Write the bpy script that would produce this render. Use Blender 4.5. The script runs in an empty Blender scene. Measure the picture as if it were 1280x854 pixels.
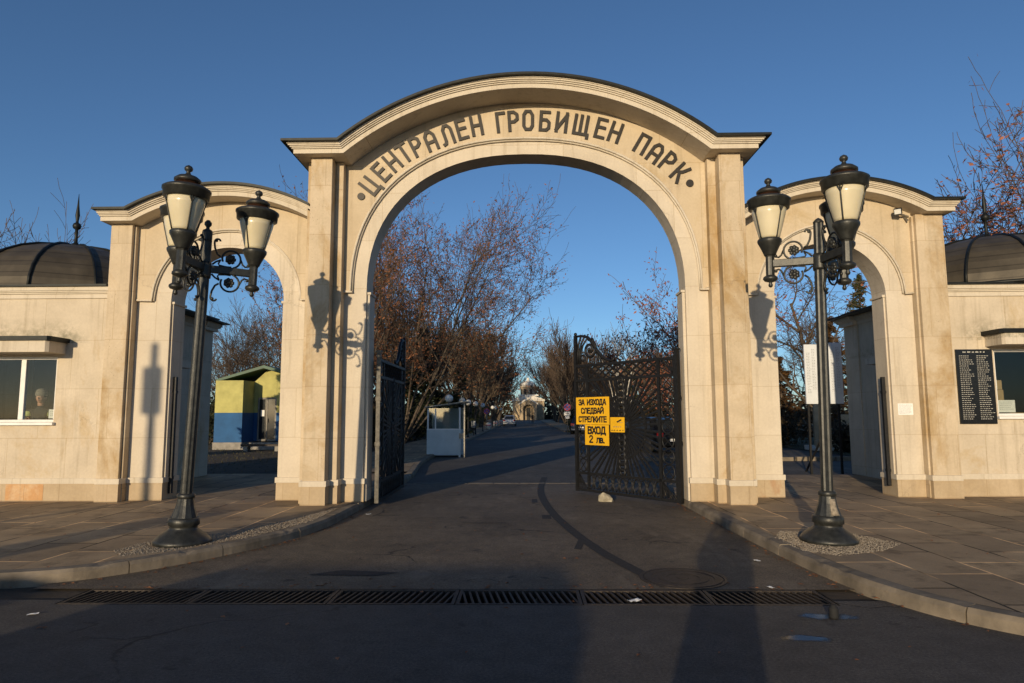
import bpy, bmesh, math, random
from mathutils import Vector, Matrix
PI = math.pi
R = math.radians
S = bpy.context.scene
COL = S.collection

# ------------------------------------------------------------------ camera
F_PX, PITCH, YAW, ROLL, CAM_H = 838.0, .1081, .0203, -.004, 1.6
fw = Vector((-math.sin(YAW)*math.cos(PITCH), math.cos(YAW)*math.cos(PITCH), math.sin(PITCH)))
r0 = Vector((math.cos(YAW), math.sin(YAW), 0)); u0 = r0.cross(fw)
rt = r0*math.cos(ROLL)+u0*math.sin(ROLL); up = u0*math.cos(ROLL)-r0*math.sin(ROLL)
cd = bpy.data.cameras.new('camera'); cam = bpy.data.objects.new('camera', cd); COL.objects.link(cam)
m3 = Matrix((rt, up, -fw)).transposed()
cam.matrix_world = Matrix.Translation((0, 0, CAM_H)) @ m3.to_4x4()
cd.sensor_width = 36; cd.lens = F_PX/1280*36; cd.clip_start = .05; cd.clip_end = 3000
S.camera = cam

# ------------------------------------------------------------------ light
SUN_EL, SUN_AZ = math.atan(.150), math.atan(.305)      # low sun behind the camera, from the left
w = bpy.data.worlds.new('World'); S.world = w; w.use_nodes = True
nt = w.node_tree; nt.nodes.clear()
sky = nt.nodes.new('ShaderNodeTexSky'); sky.sky_type = 'NISHITA'; sky.sun_disc = False
sky.sun_elevation = SUN_EL; sky.sun_rotation = PI+SUN_AZ
sky.altitude = 300; sky.air_density = .8; sky.dust_density = .5; sky.ozone_density = 3.4
bg = nt.nodes.new('ShaderNodeBackground'); bg.inputs[1].default_value = .137
ou = nt.nodes.new('ShaderNodeOutputWorld')
nt.links.new(sky.outputs[0], bg.inputs[0]); nt.links.new(bg.outputs[0], ou.inputs[0])
sl = bpy.data.lights.new('sun', 'SUN'); so = bpy.data.objects.new('sun', sl); COL.objects.link(so)
sl.energy = 4.2; sl.angle = R(.5); sl.color = (1, .80, .53)
sd = Vector((math.sin(SUN_AZ)*math.cos(SUN_EL), math.cos(SUN_AZ)*math.cos(SUN_EL), -math.sin(SUN_EL)))
so.rotation_euler = sd.to_track_quat('-Z', 'Y').to_euler(); so.location = (-10, -30, 12)
vs = S.view_settings
vs.view_transform = 'Standard'; vs.look = 'None'; vs.exposure = 0; vs.gamma = 1; vs.use_curve_mapping = False

# ------------------------------------------------------------------ material helpers
class NT:
    def __init__(s, name):
        s.m = bpy.data.materials.new(name); s.m.use_nodes = True
        s.t = s.m.node_tree; s.b = s.t.nodes['Principled BSDF']; s.out = s.t.nodes['Material Output']
    def n(s, typ, **kw):
        o = s.t.nodes.new('ShaderNode'+typ)
        for k, v in kw.items():
            if k.startswith('i_'):
                key = k[2:].replace('_', ' ')
                key = int(key) if key.isdigit() else key
                if isinstance(v, bpy.types.NodeSocket): s.t.links.new(v, o.inputs[key])
                else: o.inputs[key].default_value = v
            else: setattr(o, k, v)
        return o
    def l(s, a, b): s.t.links.new(a, b)
    def math(s, op, a, b=0.0, clamp=False):
        o = s.t.nodes.new('ShaderNodeMath'); o.operation = op; o.use_clamp = clamp
        for i, v in enumerate((a, b)):
            if isinstance(v, bpy.types.NodeSocket): s.l(v, o.inputs[i])
            else: o.inputs[i].default_value = v
        return o.outputs[0]
    def mix(s, f, a, b, typ='MIX'):
        o = s.t.nodes.new('ShaderNodeMix'); o.data_type = 'RGBA'; o.blend_type = typ
        for i, v in ((0, f), (6, a), (7, b)):
            if isinstance(v, bpy.types.NodeSocket): s.l(v, o.inputs[i])
            else: o.inputs[i].default_value = (v if i == 0 else (tuple(v)+(1,))[:4])
        return o.outputs[2]
    def ramp(s, f, stops):
        o = s.t.nodes.new('ShaderNodeValToRGB'); s.l(f, o.inputs[0]); e = o.color_ramp.elements
        while len(e) < len(stops): e.new(.5)
        for i, (p, c) in enumerate(stops):
            e[i].position = p; e[i].color = (tuple(c)+(1,))[:4] if isinstance(c, (tuple, list)) else (c, c, c, 1)
        return o.outputs[0]
    def pos(s): return s.n('NewGeometry').outputs['Position']
    def vec(s, scale, src=None):
        o = s.n('Mapping'); s.l(src or s.pos(), o.inputs[0]); o.inputs['Scale'].default_value = scale; return o.outputs[0]
    def noise(s, scale, v=None, detail=4, rough=.55, dist=0):
        o = s.n('TexNoise', i_Scale=scale, i_Detail=detail, i_Roughness=rough, i_Distortion=dist)
        s.l(v or s.pos(), o.inputs['Vector']); return o.outputs['Fac']
    def bump(s, h, strength=.3, dist=.01):
        o = s.n('Bump', i_Strength=strength, i_Distance=dist); s.l(h, o.inputs['Height']); s.l(o.outputs[0], s.b.inputs['Normal'])
    def set(s, color=None, rough=None, metal=None, spec=None):
        for k, v in (('Base Color', color), ('Roughness', rough), ('Metallic', metal), ('Specular IOR Level', spec)):
            if v is None: continue
            if isinstance(v, bpy.types.NodeSocket): s.l(v, s.b.inputs[k])
            elif k == 'Base Color': s.b.inputs[k].default_value = (tuple(v)+(1,))[:4]
            else: s.b.inputs[k].default_value = v
        return s.m

def plain(name, c, rough=.6, metal=0, var=.25, scale=8, bump=.1, spec=.4):
    q = NT(name); n = q.noise(scale, detail=5)
    d = tuple(x*(1-var) for x in c); e = tuple(min(1, x*(1+var)) for x in c)
    q.set(q.ramp(n, [(.3, d), (.7, e)]), rough, metal, spec)
    if bump: q.bump(q.noise(scale*6), bump, .01)
    return q.m

def stone(name, c1, c2, stain, stain_lo, joints=True, bw=1.05, bh=.87, off=-.34, pits=.0):
    q = NT(name); p = q.pos(); sx = q.n('SeparateXYZ', i_0=p)
    uu = q.math('ADD', sx.outputs[0], sx.outputs[1]); cb = q.n('CombineXYZ', i_0=uu, i_1=q.math('ADD', sx.outputs[2], off))
    base = q.ramp(q.noise(1.7, detail=6, rough=.6), [(.3, c1), (.7, c2)])
    st = q.noise(.9, q.vec((1, 1, .55)), detail=7, rough=.68, dist=.6)
    col = q.mix(q.ramp(st, [(stain_lo, 0), (stain_lo+.14, .85)]), base, stain)
    # thin vertical run-off streaks
    vs_ = q.noise(2.2, q.vec((3.2, 3.2, .16)), detail=6, rough=.7)
    col = q.mix(q.ramp(vs_, [(.53, 0), (.74, .46)]), col, (.27, .215, .14))
    gr = q.noise(26, detail=4); col = q.mix(.22, col, q.ramp(gr, [(.3, (.25, .21, .16)), (.7, (.75, .68, .55))]), 'SOFT_LIGHT')
    hgt = gr
    if pits:
        vo = q.n('TexVoronoi', i_Scale=26.0); q.l(q.vec((1, 1, .6)), vo.inputs['Vector'])
        pm = q.math('MULTIPLY', q.ramp(vo.outputs['Distance'], [(.05, 1), (.16, 0)]), q.ramp(q.noise(1.3), [(.5, 0), (.62, pits)]))
        col = q.mix(pm, col, (.17, .13, .09))
    if joints:
        b = q.n('TexBrick', i_Scale=1.0, i_Mortar_Size=.004, i_Mortar_Smooth=.3, i_Bias=0.0, i_Brick_Width=bw, i_Row_Height=bh)
        b.inputs['Color1'].default_value = (.93, .925, .91, 1); b.inputs['Color2'].default_value = (1, 1, 1, 1); b.inputs['Mortar'].default_value = (.74, .68, .58, 1)
        q.l(cb.outputs[0], b.inputs['Vector'])
        col = q.mix(1.0, col, b.outputs['Color'], 'MULTIPLY')
        hgt = q.math('SUBTRACT', q.math('MULTIPLY', gr, .12), q.math('MULTIPLY', b.outputs['Fac'], .5))
    # soft dark growth on the wall just above the window canopies
    z = sx.outputs[2]; ax = q.math('ABSOLUTE', sx.outputs[0])
    mz = q.math('MULTIPLY', q.math('MULTIPLY', q.math('GREATER_THAN', z, 2.9), q.ramp(q.math('SUBTRACT', z, 2.95), [(.02, 1), (.42, 0)])), q.ramp(q.math('SUBTRACT', ax, 7.7), [(.1, 0), (.5, 1)]))
    col = q.mix(q.math('MULTIPLY', mz, q.ramp(q.noise(5.5, detail=7, rough=.75), [(.42, 0), (.62, .8)])), col, (.10, .10, .055))
    crk = q.n('TexVoronoi', feature='DISTANCE_TO_EDGE', i_Scale=.55)
    cn = q.n('TexNoise', i_Scale=2.4, i_Detail=6.0, i_Roughness=.7); q.l(p, cn.inputs['Vector'])
    cs = q.n('VectorMath', operation='SCALE'); q.l(cn.outputs['Color'], cs.inputs[0]); cs.inputs['Scale'].default_value = .7
    ca = q.n('VectorMath', operation='ADD'); q.l(p, ca.inputs[0]); q.l(cs.outputs[0], ca.inputs[1]); q.l(ca.outputs[0], crk.inputs['Vector'])
    cm = q.math('MULTIPLY', q.ramp(crk.outputs['Distance'], [(.0025, 1), (.006, 0)]), q.ramp(q.noise(.6, detail=2), [(.56, 0), (.62, .32)]))
    col = q.mix(cm, col, (.15, .12, .085))
    q.set(col, q.ramp(gr, [(.3, .62), (.7, .85)]), 0, .3); q.bump(hgt, .35, .008)
    return q.m

M = {}
M['stone'] = stone('limestone_cladding', (.50, .43, .335), (.62, .54, .43), (.46, .34, .19), .56)
M['travertine'] = stone('travertine_cladding', (.47, .385, .275), (.60, .50, .37), (.37, .245, .105), .485, pits=.95, bw=.62, bh=.87)
M['jamb'] = stone('pale_limestone', (.54, .475, .385), (.63, .56, .46), (.47, .38, .25), .64, bw=1.3)
M['panel'] = stone('frieze_limestone', (.50, .41, .29), (.59, .495, .365), (.45, .34, .19), .57, bw=1.4, bh=1.9)
M['cornice'] = stone('cornice_stone', (.55, .49, .40), (.63, .565, .47), (.40, .34, .26), .66, bw=1.1, bh=3)
M['plinth'] = stone('plinth_stone', (.40, .31, .20), (.50, .40, .28), (.36, .17, .07), .60, bw=.8, bh=.6, off=-.13)

def pavement_mat():
    q = NT('stone_paving'); p = q.pos(); sx = q.n('SeparateXYZ', i_0=p); cb = q.n('CombineXYZ', i_0=sx.outputs[1], i_1=sx.outputs[0])
    b = q.n('TexBrick', i_Scale=1.0, i_Mortar_Size=.014, i_Mortar_Smooth=.2, i_Bias=0.0, i_Brick_Width=1.0, i_Row_Height=.62)
    b.inputs['Color1'].default_value = (.66, .66, .68, 1); b.inputs['Color2'].default_value = (1.12, 1.1, 1.06, 1)
    nz = q.n('TexNoise', i_Scale=.8, i_Detail=3.0); q.l(p, nz.inputs['Vector'])
    wob = q.n('VectorMath', operation='SCALE'); q.l(nz.outputs['Color'], wob.inputs[0]); wob.inputs['Scale'].default_value = .09
    ad = q.n('VectorMath', operation='ADD'); q.l(cb.outputs[0], ad.inputs[0]); q.l(wob.outputs[0], ad.inputs[1]); q.l(ad.outputs[0], b.inputs['Vector'])
    jn = q.noise(.7, detail=3)
    q.l(q.ramp(jn, [(.46, (.06, .055, .05)), (.57, (2.6, 2.3, 1.9))]), b.inputs['Mortar'])
    base = q.ramp(q.noise(1.1, detail=7, rough=.65), [(.28, (.245, .178, .110)), (.72, (.430, .325, .205))])
    col = q.mix(1.0, base, b.outputs['Color'], 'MULTIPLY')
    sp = q.noise(60, detail=3); col = q.mix(.35, col, q.ramp(sp, [(.35, (.25, .24, .22)), (.72, (.8, .77, .72))]), 'OVERLAY')
    dirt = q.noise(2.6, detail=6, rough=.7); col = q.mix(q.ramp(dirt, [(.52, 0), (.68, .7)]), col, (.095, .068, .042))
    q.set(col, q.ramp(sp, [(.3, .6), (.7, .9)]), 0, .3)
    h = q.math('ADD', q.math('MULTIPLY', sp, .3), q.math('ADD', q.math('MULTIPLY', b.outputs['Fac'], -1.2), q.math('MULTIPLY', q.noise(5, detail=5), .8)))
    q.bump(h, .5, .012); return q.m
M['paving'] = pavement_mat()

def asphalt(name, lo, hi, stains=(.012, .011, .011), worn=(.10, .088, .072), wornlo=.6):
    q = NT(name); base = q.ramp(q.noise(.55, detail=8, rough=.62, dist=.3), [(.3, lo), (.7, hi)])
    agg = q.noise(170, detail=2, rough=.5)
    col = q.mix(.75, base, q.ramp(agg, [(.36, (.10, .10, .10)), (.58, (.5, .5, .5)), (.76, (.96, .95, .92))]), 'OVERLAY')
    g2 = q.noise(48, detail=3, rough=.6); col = q.mix(.6, col, q.ramp(g2, [(.30, (.16, .16, .16)), (.5, (.5, .5, .5)), (.72, (.88, .87, .84))]), 'OVERLAY')
    g3 = q.noise(5.5, detail=5, rough=.65); col = q.mix(.5, col, q.ramp(g3, [(.3, (.28, .28, .28)), (.7, (.72, .71, .69))]), 'OVERLAY')
    vs2 = q.n('TexVoronoi', i_Scale=62.0); q.l(q.pos(), vs2.inputs['Vector'])
    col = q.mix(q.math('MULTIPLY', q.ramp(vs2.outputs['Distance'], [(.06, 1), (.13, 0)]), q.ramp(q.noise(21), [(.52, 0), (.58, .8)])), col, (.30, .28, .25))
    col = q.mix(q.ramp(q.noise(1.5, q.vec((1, .35, 1)), detail=6, rough=.7), [(wornlo, 0), (wornlo+.14, .55)]), col, worn)
    col = q.mix(q.ramp(q.noise(2.3, detail=5, rough=.7), [(.62, 0), (.68, .7)]), col, stains)
    vo = q.n('TexVoronoi', feature='DISTANCE_TO_EDGE', i_Scale=.42)
    nz = q.n('TexNoise', i_Scale=1.4, i_Detail=5.0); q.l(q.pos(), nz.inputs['Vector'])
    vm = q.n('VectorMath', operation='SCALE'); q.l(nz.outputs['Color'], vm.inputs[0]); vm.inputs['Scale'].default_value = 1.1
    ad = q.n('VectorMath', operation='ADD'); q.l(q.pos(), ad.inputs[0]); q.l(vm.outputs[0], ad.inputs[1]); q.l(ad.outputs[0], vo.inputs['Vector'])
    ck = q.math('MULTIPLY', q.ramp(vo.outputs['Distance'], [(.004, 1), (.010, 0)]), q.ramp(q.noise(.5), [(.5, 0), (.58, .8)]))
    col = q.mix(ck, col, (.008, .008, .008))
    q.set(col, q.ramp(agg, [(.3, .62), (.7, .92)]), 0, .35)
    q.bump(q.math('ADD', agg, q.math('MULTIPLY', ck, -2.0)), .55, .008); return q.m
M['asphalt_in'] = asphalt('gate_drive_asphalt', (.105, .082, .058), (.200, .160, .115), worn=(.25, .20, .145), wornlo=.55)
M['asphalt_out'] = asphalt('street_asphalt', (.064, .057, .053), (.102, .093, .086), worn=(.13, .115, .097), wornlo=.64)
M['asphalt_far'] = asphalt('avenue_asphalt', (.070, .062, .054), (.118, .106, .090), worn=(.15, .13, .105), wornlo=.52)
M['kerb'] = plain('kerb_concrete', (.185, .152, .112), .85, 0, .38, 3.5, .5)
M['soil'] = plain('leaf_litter_soil', (.055, .040, .026), .95, 0, .5, 3, .6)
M['grass_base'] = plain('dry_winter_turf', (.060, .056, .026), .95, 0, .45, 5, .6)
M['patch'] = plain('dark_asphalt_patch', (.022, .022, .023), .8, 0, .4, 20, .5)
M['gravel'] = plain('pale_gravel', (.25, .21, .16), .9, 0, .45, 30, .2)
M['trench'] = plain('drain_mud', (.018, .016, .014), .7, 0, .5, 12, .5)
M['iron'] = plain('black_wrought_iron', (.016, .016, .017), .5, .35, .4, 30, .25)
M['cast'] = plain('rusty_cast_iron', (.045, .036, .030), .6, .5, .45, 25, .3)
M['lampiron'] = plain('dark_green_grey_painted_iron', (.030, .031, .028), .42, .25, .45, 14, .2, .5)
M['copper'] = plain('dull_copper', (.13, .062, .036), .4, .8, .4, 10, .15)
M['galv'] = plain('weathered_galvanised_steel', (.30, .28, .24), .5, .6, .35, 18, .15)
M['stile'] = plain('sunlit_grey_iron', (.105, .098, .085), .6, .4, .4, 18, .2)  # paler version of the iron: sunlight on the left hinge post put into colour
M['roofmetal'] = plain('dark_roof_sheet', (.013, .015, .014), .5, .4, .35, 9, .1)
M['letter'] = plain('bronze_brown_letter', (.024, .020, .016), .5, .2, .3, 20, .1)
M['white'] = plain('white_paint', (.74, .73, .70), .5, 0, .06, 6, .05)
M['paper'] = plain('white_paper', (.78, .77, .74), .7, 0, .04, 6, 0)
M['boardwhite'] = plain('white_board', (.66, .70, .76), .45, 0, .05, 3, 0)
M['ink'] = plain('black_ink', (.012, .012, .012), .6, 0, .1, 8, 0)
M['grey_ink'] = plain('grey_ink', (.16, .17, .19), .6, 0, .1, 8, 0)
M['yellow'] = plain('yellow_sign_enamel', (.72, .40, .016), .42, 0, .08, 4, 0)
M['plaque'] = plain('black_polished_granite', (.011, .011, .011), .22, 0, .3, 40, 0)
M['engrave'] = plain('pale_engraving', (.58, .56, .50), .7, 0, .1, 20, 0)
M['ywall'] = plain('yellow_render', (.43, .40, .14), .85, 0, .2, 2, .3)
M['bwall'] = plain('blue_render', (.022, .095, .235), .8, 0, .15, 2, .3)
M['green'] = plain('green_roof_paint', (.018, .075, .040), .5, 0, .3, 3, .1)
M['grey'] = plain('grey_concrete', (.26, .24, .21), .85, 0, .25, 4, .4)
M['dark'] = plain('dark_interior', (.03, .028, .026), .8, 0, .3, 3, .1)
M['beige'] = plain('beige_cardboard', (.36, .25, .13), .8, 0, .15, 6, .1)
M['kioskpanel'] = plain('pale_blue_panel', (.50, .57, .58), .45, 0, .08, 3, .05)
M['rock'] = plain('pale_rock', (.33, .29, .21), .9, 0, .35, 14, .6)
M['sill'] = plain('worn_threshold_stone', (.125, .108, .088), .85, 0, .4, 5, .4)
M['rubber'] = plain('black_rubber', (.014, .014, .014), .8, 0, .2, 20, .1)
M['silver'] = plain('silver_car_paint', (.42, .43, .44), .28, .5, .05, 3, 0)
M['navy'] = plain('dark_blue_car_paint', (.020, .032, .062), .25, .3, .1, 3, 0)
M['redpaint'] = plain('red_car_paint', (.46, .016, .018), .28, .1, .1, 3, 0)
M['lampred'] = plain('red_lamp_plastic', (.35, .01, .01), .25, 0, .1, 3, 0)
M['signred'] = plain('red_sign_face', (.50, .05, .09), .45, 0, .1, 3, 0)
M['signblue'] = plain('blue_sign_face', (.05, .10, .36), .45, 0, .1, 3, 0)
M['globe'] = plain('white_globe_plastic', (.72, .71, .67), .25, 0, .05, 3, 0)
M['bark'] = plain('grey_brown_bark', (.088, .068, .050), .9, 0, .4, 9, .6)
M['twig'] = plain('brown_twig', (.080, .056, .040), .9, 0, .35, 4, 0)
M['paletwig'] = plain('tan_twig', (.150, .108, .070), .9, 0, .35, 4, 0)
M['birch'] = plain('white_birch_bark', (.56, .53, .47), .8, 0, .3, 6, .3)
M['skin'] = plain('skin', (.50, .27, .19), .5, 0, .06, 10, 0)
M['coat'] = plain('dark_work_jacket', (.022, .024, .028), .8, 0, .3, 8, .2)
M['reflect'] = plain('yellow_green_reflective_band', (.50, .56, .20), .5, 0, .08, 9, 0)
M['hat'] = plain('grey_knit_hat', (.24, .21, .18), .9, 0, .25, 30, .4)
M['hair'] = plain('dark_hair', (.02, .015, .012), .7, 0, .3, 40, .2)
M['trouser'] = plain('dark_trousers', (.03, .032, .04), .8, 0, .3, 8, .2)
M['eye'] = plain('eye_white', (.65, .62, .58), .3, 0, .02, 5, 0)
M['lip'] = plain('lip', (.36, .12, .10), .5, 0, .05, 5, 0)
M['church'] = plain('church_masonry', (.40, .31, .20), .85, 0, .3, 1.2, .3)
M['churchtrim'] = plain('church_white_trim', (.66, .62, .54), .7, 0, .1, 2, .1)

def dome_mat():
    q = NT('weathered_dome_sheet'); sx = q.n('SeparateXYZ', i_0=q.pos())
    fr = q.math('FRACT', q.math('MULTIPLY', sx.outputs[2], 4.2))
    seam = q.ramp(fr, [(.0, .45), (.07, 1), (.93, 1), (1, .45)])
    base = q.ramp(q.noise(3, q.vec((1, 1, .5)), detail=6), [(.3, (.055, .046, .033)), (.7, (.105, .088, .063))])
    q.set(q.mix(1.0, base, seam, 'MULTIPLY'), .55, .35, .4); q.bump(q.noise(14), .2, .01); return q.m
M['dome'] = dome_mat()
def lampglass():
    q = NT('milky_lamp_glass'); q.set(q.ramp(q.noise(2.5), [(.3, (.60, .53, .36)), (.7, (.68, .61, .44))]), .22, 0, .5)
    q.b.inputs['Subsurface Weight'].default_value = .3; q.b.inputs['Subsurface Radius'].default_value = (.06, .05, .03)
    return q.m
M['lampglass'] = lampglass()
def glass(name, refl=.07, tint=(.5, .53, .5)):
    q = NT(name); t = q.n('BsdfTransparent'); t.inputs[0].default_value = tint+(1,); g = q.n('BsdfGlossy', i_Roughness=.03)
    g.inputs[0].default_value = (.8, .8, .8, 1)
    mx = q.n('MixShader'); mx.inputs[0].default_value = refl; q.l(t.outputs[0], mx.inputs[1]); q.l(g.outputs[0], mx.inputs[2]); q.l(mx.outputs[0], q.out.inputs[0])
    return q.m
M['glass'] = glass('dark_window_glass', .035, (.86, .88, .86)); M['kglass'] = glass('kiosk_glass', .10, (.75, .8, .8))
M['carglass'] = plain('dark_car_glass', (.02, .024, .028), .08, 0, .1, 3, 0, .6)
def water():
    q = NT('puddle_water'); q.set((.014, .014, .016), .16, 0, .25); q.bump(q.noise(9), .03, .004); return q.m
M['water'] = water()
def leafmat(name, a, b):
    q = NT(name); oi = q.n('NewGeometry'); r = oi.outputs['Random Per Island']
    q.set(q.ramp(r, [(.0, a), (1, b)]), .75, 0, .25)
    return q.m
M['leaf_brown'] = leafmat('dry_orange_brown_leaves', (.13, .050, .022), (.34, .145, .065))
M['leaf_red'] = leafmat('reddish_brown_leaves', (.16, .050, .030), (.36, .15, .090))
M['leaf_dark'] = leafmat('dark_evergreen_leaves', (.009, .013, .006), (.034, .040, .015))
M['leaf_bronze'] = leafmat('bronze_conifer_needles', (.040, .026, .010), (.12, .062, .022))
M['leaf_green'] = leafmat('olive_conifer_needles', (.020, .028, .010), (.075, .075, .026))
M['leaf_hedge'] = leafmat('brown_green_shrub_leaves', (.018, .015, .007), (.062, .042, .018))
M['grass'] = leafmat('winter_grass_blades', (.045, .048, .016), (.12, .10, .045))

# ------------------------------------------------------------------ mesh helpers
class MB:
    def __init__(s): s.v = []; s.f = []; s.sm = []
    def add(s, vs, fs, smooth=False):
        o = len(s.v); s.v += [tuple(p) for p in vs]; s.f += [tuple(i+o for i in f) for f in fs]; s.sm += [smooth]*len(fs); return s
    def box(s, x0, x1, y0, y1, z0, z1, mat=None):
        v = [(x, y, z) for z in (z0, z1) for y in (y0, y1) for x in (x0, x1)]
        if mat is not None: v = [mat @ Vector(p) for p in v]
        return s.add(v, [(0, 2, 3, 1), (4, 5, 7, 6), (0, 1, 5, 4), (2, 6, 7, 3), (0, 4, 6, 2), (1, 3, 7, 5)])
    def bar(s, a, b, w_, d_=None, up_=None):
        a = Vector(a); b = Vector(b); t = (b-a)
        if t.length < 1e-6: return s
        t.normalize(); u = Vector(up_) if up_ else (Vector((0, 0, 1)) if abs(t.z) < .95 else Vector((0, 1, 0)))
        x = t.cross(u).normalized(); y = x.cross(t); d_ = d_ or w_
        v = [p+x*(i*w_/2)+y*(j*d_/2) for p in (a, b) for i, j in ((-1, -1), (1, -1), (1, 1), (-1, 1))]
        return s.add(v, [(3, 2, 1, 0), (4, 5, 6, 7), (0, 1, 5, 4), (1, 2, 6, 5), (2, 3, 7, 6), (3, 0, 4, 7)])
    K = 1.0
    def tube(s, pts, rad, n=6, closed=False, caps=True, smooth=True):
        pts = [Vector(p) for p in pts]; k = len(pts)
        rad = [r*MB.K for r in rad] if isinstance(rad, (list, tuple)) else [rad*MB.K]*k
        vs = []; prev = None
        for i, p in enumerate(pts):
            if closed: t = pts[(i+1) % k]-pts[i-1]
            else: t = pts[min(k-1, i+1)]-pts[max(0, i-1)]
            if t.length < 1e-9: t = Vector((0, 0, 1))
            t.normalize()
            if prev is None:
                ref = Vector((0, 0, 1)) if abs(t.z) < .9 else Vector((1, 0, 0)); x = t.cross(ref).normalized()
            else:
                x = prev-t*prev.dot(t)
                x = x.normalized() if x.length > 1e-6 else t.orthogonal().normalized()
            prev = x; y = t.cross(x)
            vs += [p+(x*math.cos(2*PI*j/n)+y*math.sin(2*PI*j/n))*rad[i] for j in range(n)]
        fs = []
        for i in range(k if closed else k-1):
            a = i*n; b = ((i+1) % k)*n
            fs += [(a+j, a+(j+1) % n, b+(j+1) % n, b+j) for j in range(n)]
        s.add(vs, fs, smooth)
        if caps and not closed:
            o = len(s.v)-len(vs); s.f += [tuple(o+j for j in reversed(range(n))), tuple(o+(k-1)*n+j for j in range(n))]; s.sm += [False]*2
        return s
    def lathe(s, prof, n=24, c=(0, 0, 0), flute=0, smooth=True):
        c = Vector(c); vs = []; k = len(prof)
        for r, z in prof:
            for j in range(n):
                a = 2*PI*j/n; rr = r*(1-(flute if j % 2 else 0)); vs.append(c+Vector((rr*math.cos(a), rr*math.sin(a), z)))
        fs = [(i*n+j, i*n+(j+1) % n, (i+1)*n+(j+1) % n, (i+1)*n+j) for i in range(k-1) for j in range(n)]
        s.add(vs, fs, smooth); o = len(s.v)-len(vs)
        if prof[0][0] > 1e-4: s.f.append(tuple(o+j for j in reversed(range(n)))); s.sm.append(False)
        if prof[-1][0] > 1e-4: s.f.append(tuple(o+(k-1)*n+j for j in range(n))); s.sm.append(False)
        return s
    def sphere(s, c, r, n=12, sc=(1, 1, 1)):
        h = n//2; return s.add([Vector(c)+Vector((r*sc[0]*math.sin(PI*i/h)*math.cos(2*PI*j/n), r*sc[1]*math.sin(PI*i/h)*math.sin(2*PI*j/n), r*sc[2]*math.cos(PI*i/h))) for i in range(h+1) for j in range(n)],
                     [(i*n+j, (i+1)*n+j, (i+1)*n+(j+1) % n, i*n+(j+1) % n) for i in range(h) for j in range(n)], True)
    def prism(s, poly, a, b, ax='y', mat=None):
        """extrude a polygon; ax y: poly is (x,z); z: (x,y); x: (y,z)"""
        k = len(poly)
        def P(p, t): 
            q = {'y': (p[0], t, p[1]), 'z': (p[0], p[1], t), 'x': (t, p[0], p[1])}[ax]
            return (mat @ Vector(q)) if mat is not None else q
        from mathutils.geometry import tessellate_polygon
        tri = tessellate_polygon([[Vector((p[0], p[1], 0)) for p in poly]])
        vs = [P(p, a) for p in poly]+[P(p, b) for p in poly]
        fs = [tuple(t) for t in tri]+[tuple(i+k for i in reversed(t)) for t in tri]
        fs += [(i, (i+1) % k, (i+1) % k+k, i+k) for i in range(k)]
        return s.add(vs, fs)
    def build(s, name, mat, parent=None, bevel=0, smooth=None, fix=True):
        me = bpy.data.meshes.new(name); me.from_pydata(s.v, [], s.f); me.materials.append(M[mat] if isinstance(mat, str) else mat)
        for i, p in enumerate(me.polygons): p.use_smooth = s.sm[i] if smooth is None else smooth
        if fix:
            bm = bmesh.new(); bm.from_mesh(me); bmesh.ops.remove_doubles(bm, verts=bm.verts, dist=1e-5) if fix == 2 else None
            bmesh.ops.recalc_face_normals(bm, faces=bm.faces); bm.to_mesh(me); bm.free()
        me.update()
        o = bpy.data.objects.new(name, me); COL.objects.link(o)
        if parent is not None: o.parent = parent
        if bevel:
            b = o.modifiers.new('bevel', 'BEVEL'); b.width = bevel; b.segments = 2; b.limit_method = 'ANGLE'; b.angle_limit = R(40)
        return o

def tag(o, label=None, cat=None, group=None, kind=None):
    for k, v in (('label', label), ('category', cat), ('group', group), ('kind', kind)):
        if v: o[k] = v
    return o
def thing(name, label, cat, loc=(0, 0, 0), rz=0, group=None):
    o = bpy.data.objects.new(name, None); COL.objects.link(o); o.location = loc; o.rotation_euler = (0, 0, rz); o.empty_display_size = .2
    return tag(o, label, cat, group)
def struct(o): o['kind'] = 'structure'; return o
def dup(root, loc=None, rz=None, label=None, group=None, scale=None):
    r = root.copy(); COL.objects.link(r)
    if loc is not None: r.location = loc
    if rz is not None: r.rotation_euler = (0, 0, rz)
    if scale is not None: r.scale = scale
    if label: r['label'] = label
    if group: r['group'] = group
    for ch in list(root.children):
        c = ch.copy(); COL.objects.link(c); c.parent = r
        for g in ch.children:
            d = g.copy(); COL.objects.link(d); d.parent = c
    return r

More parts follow.
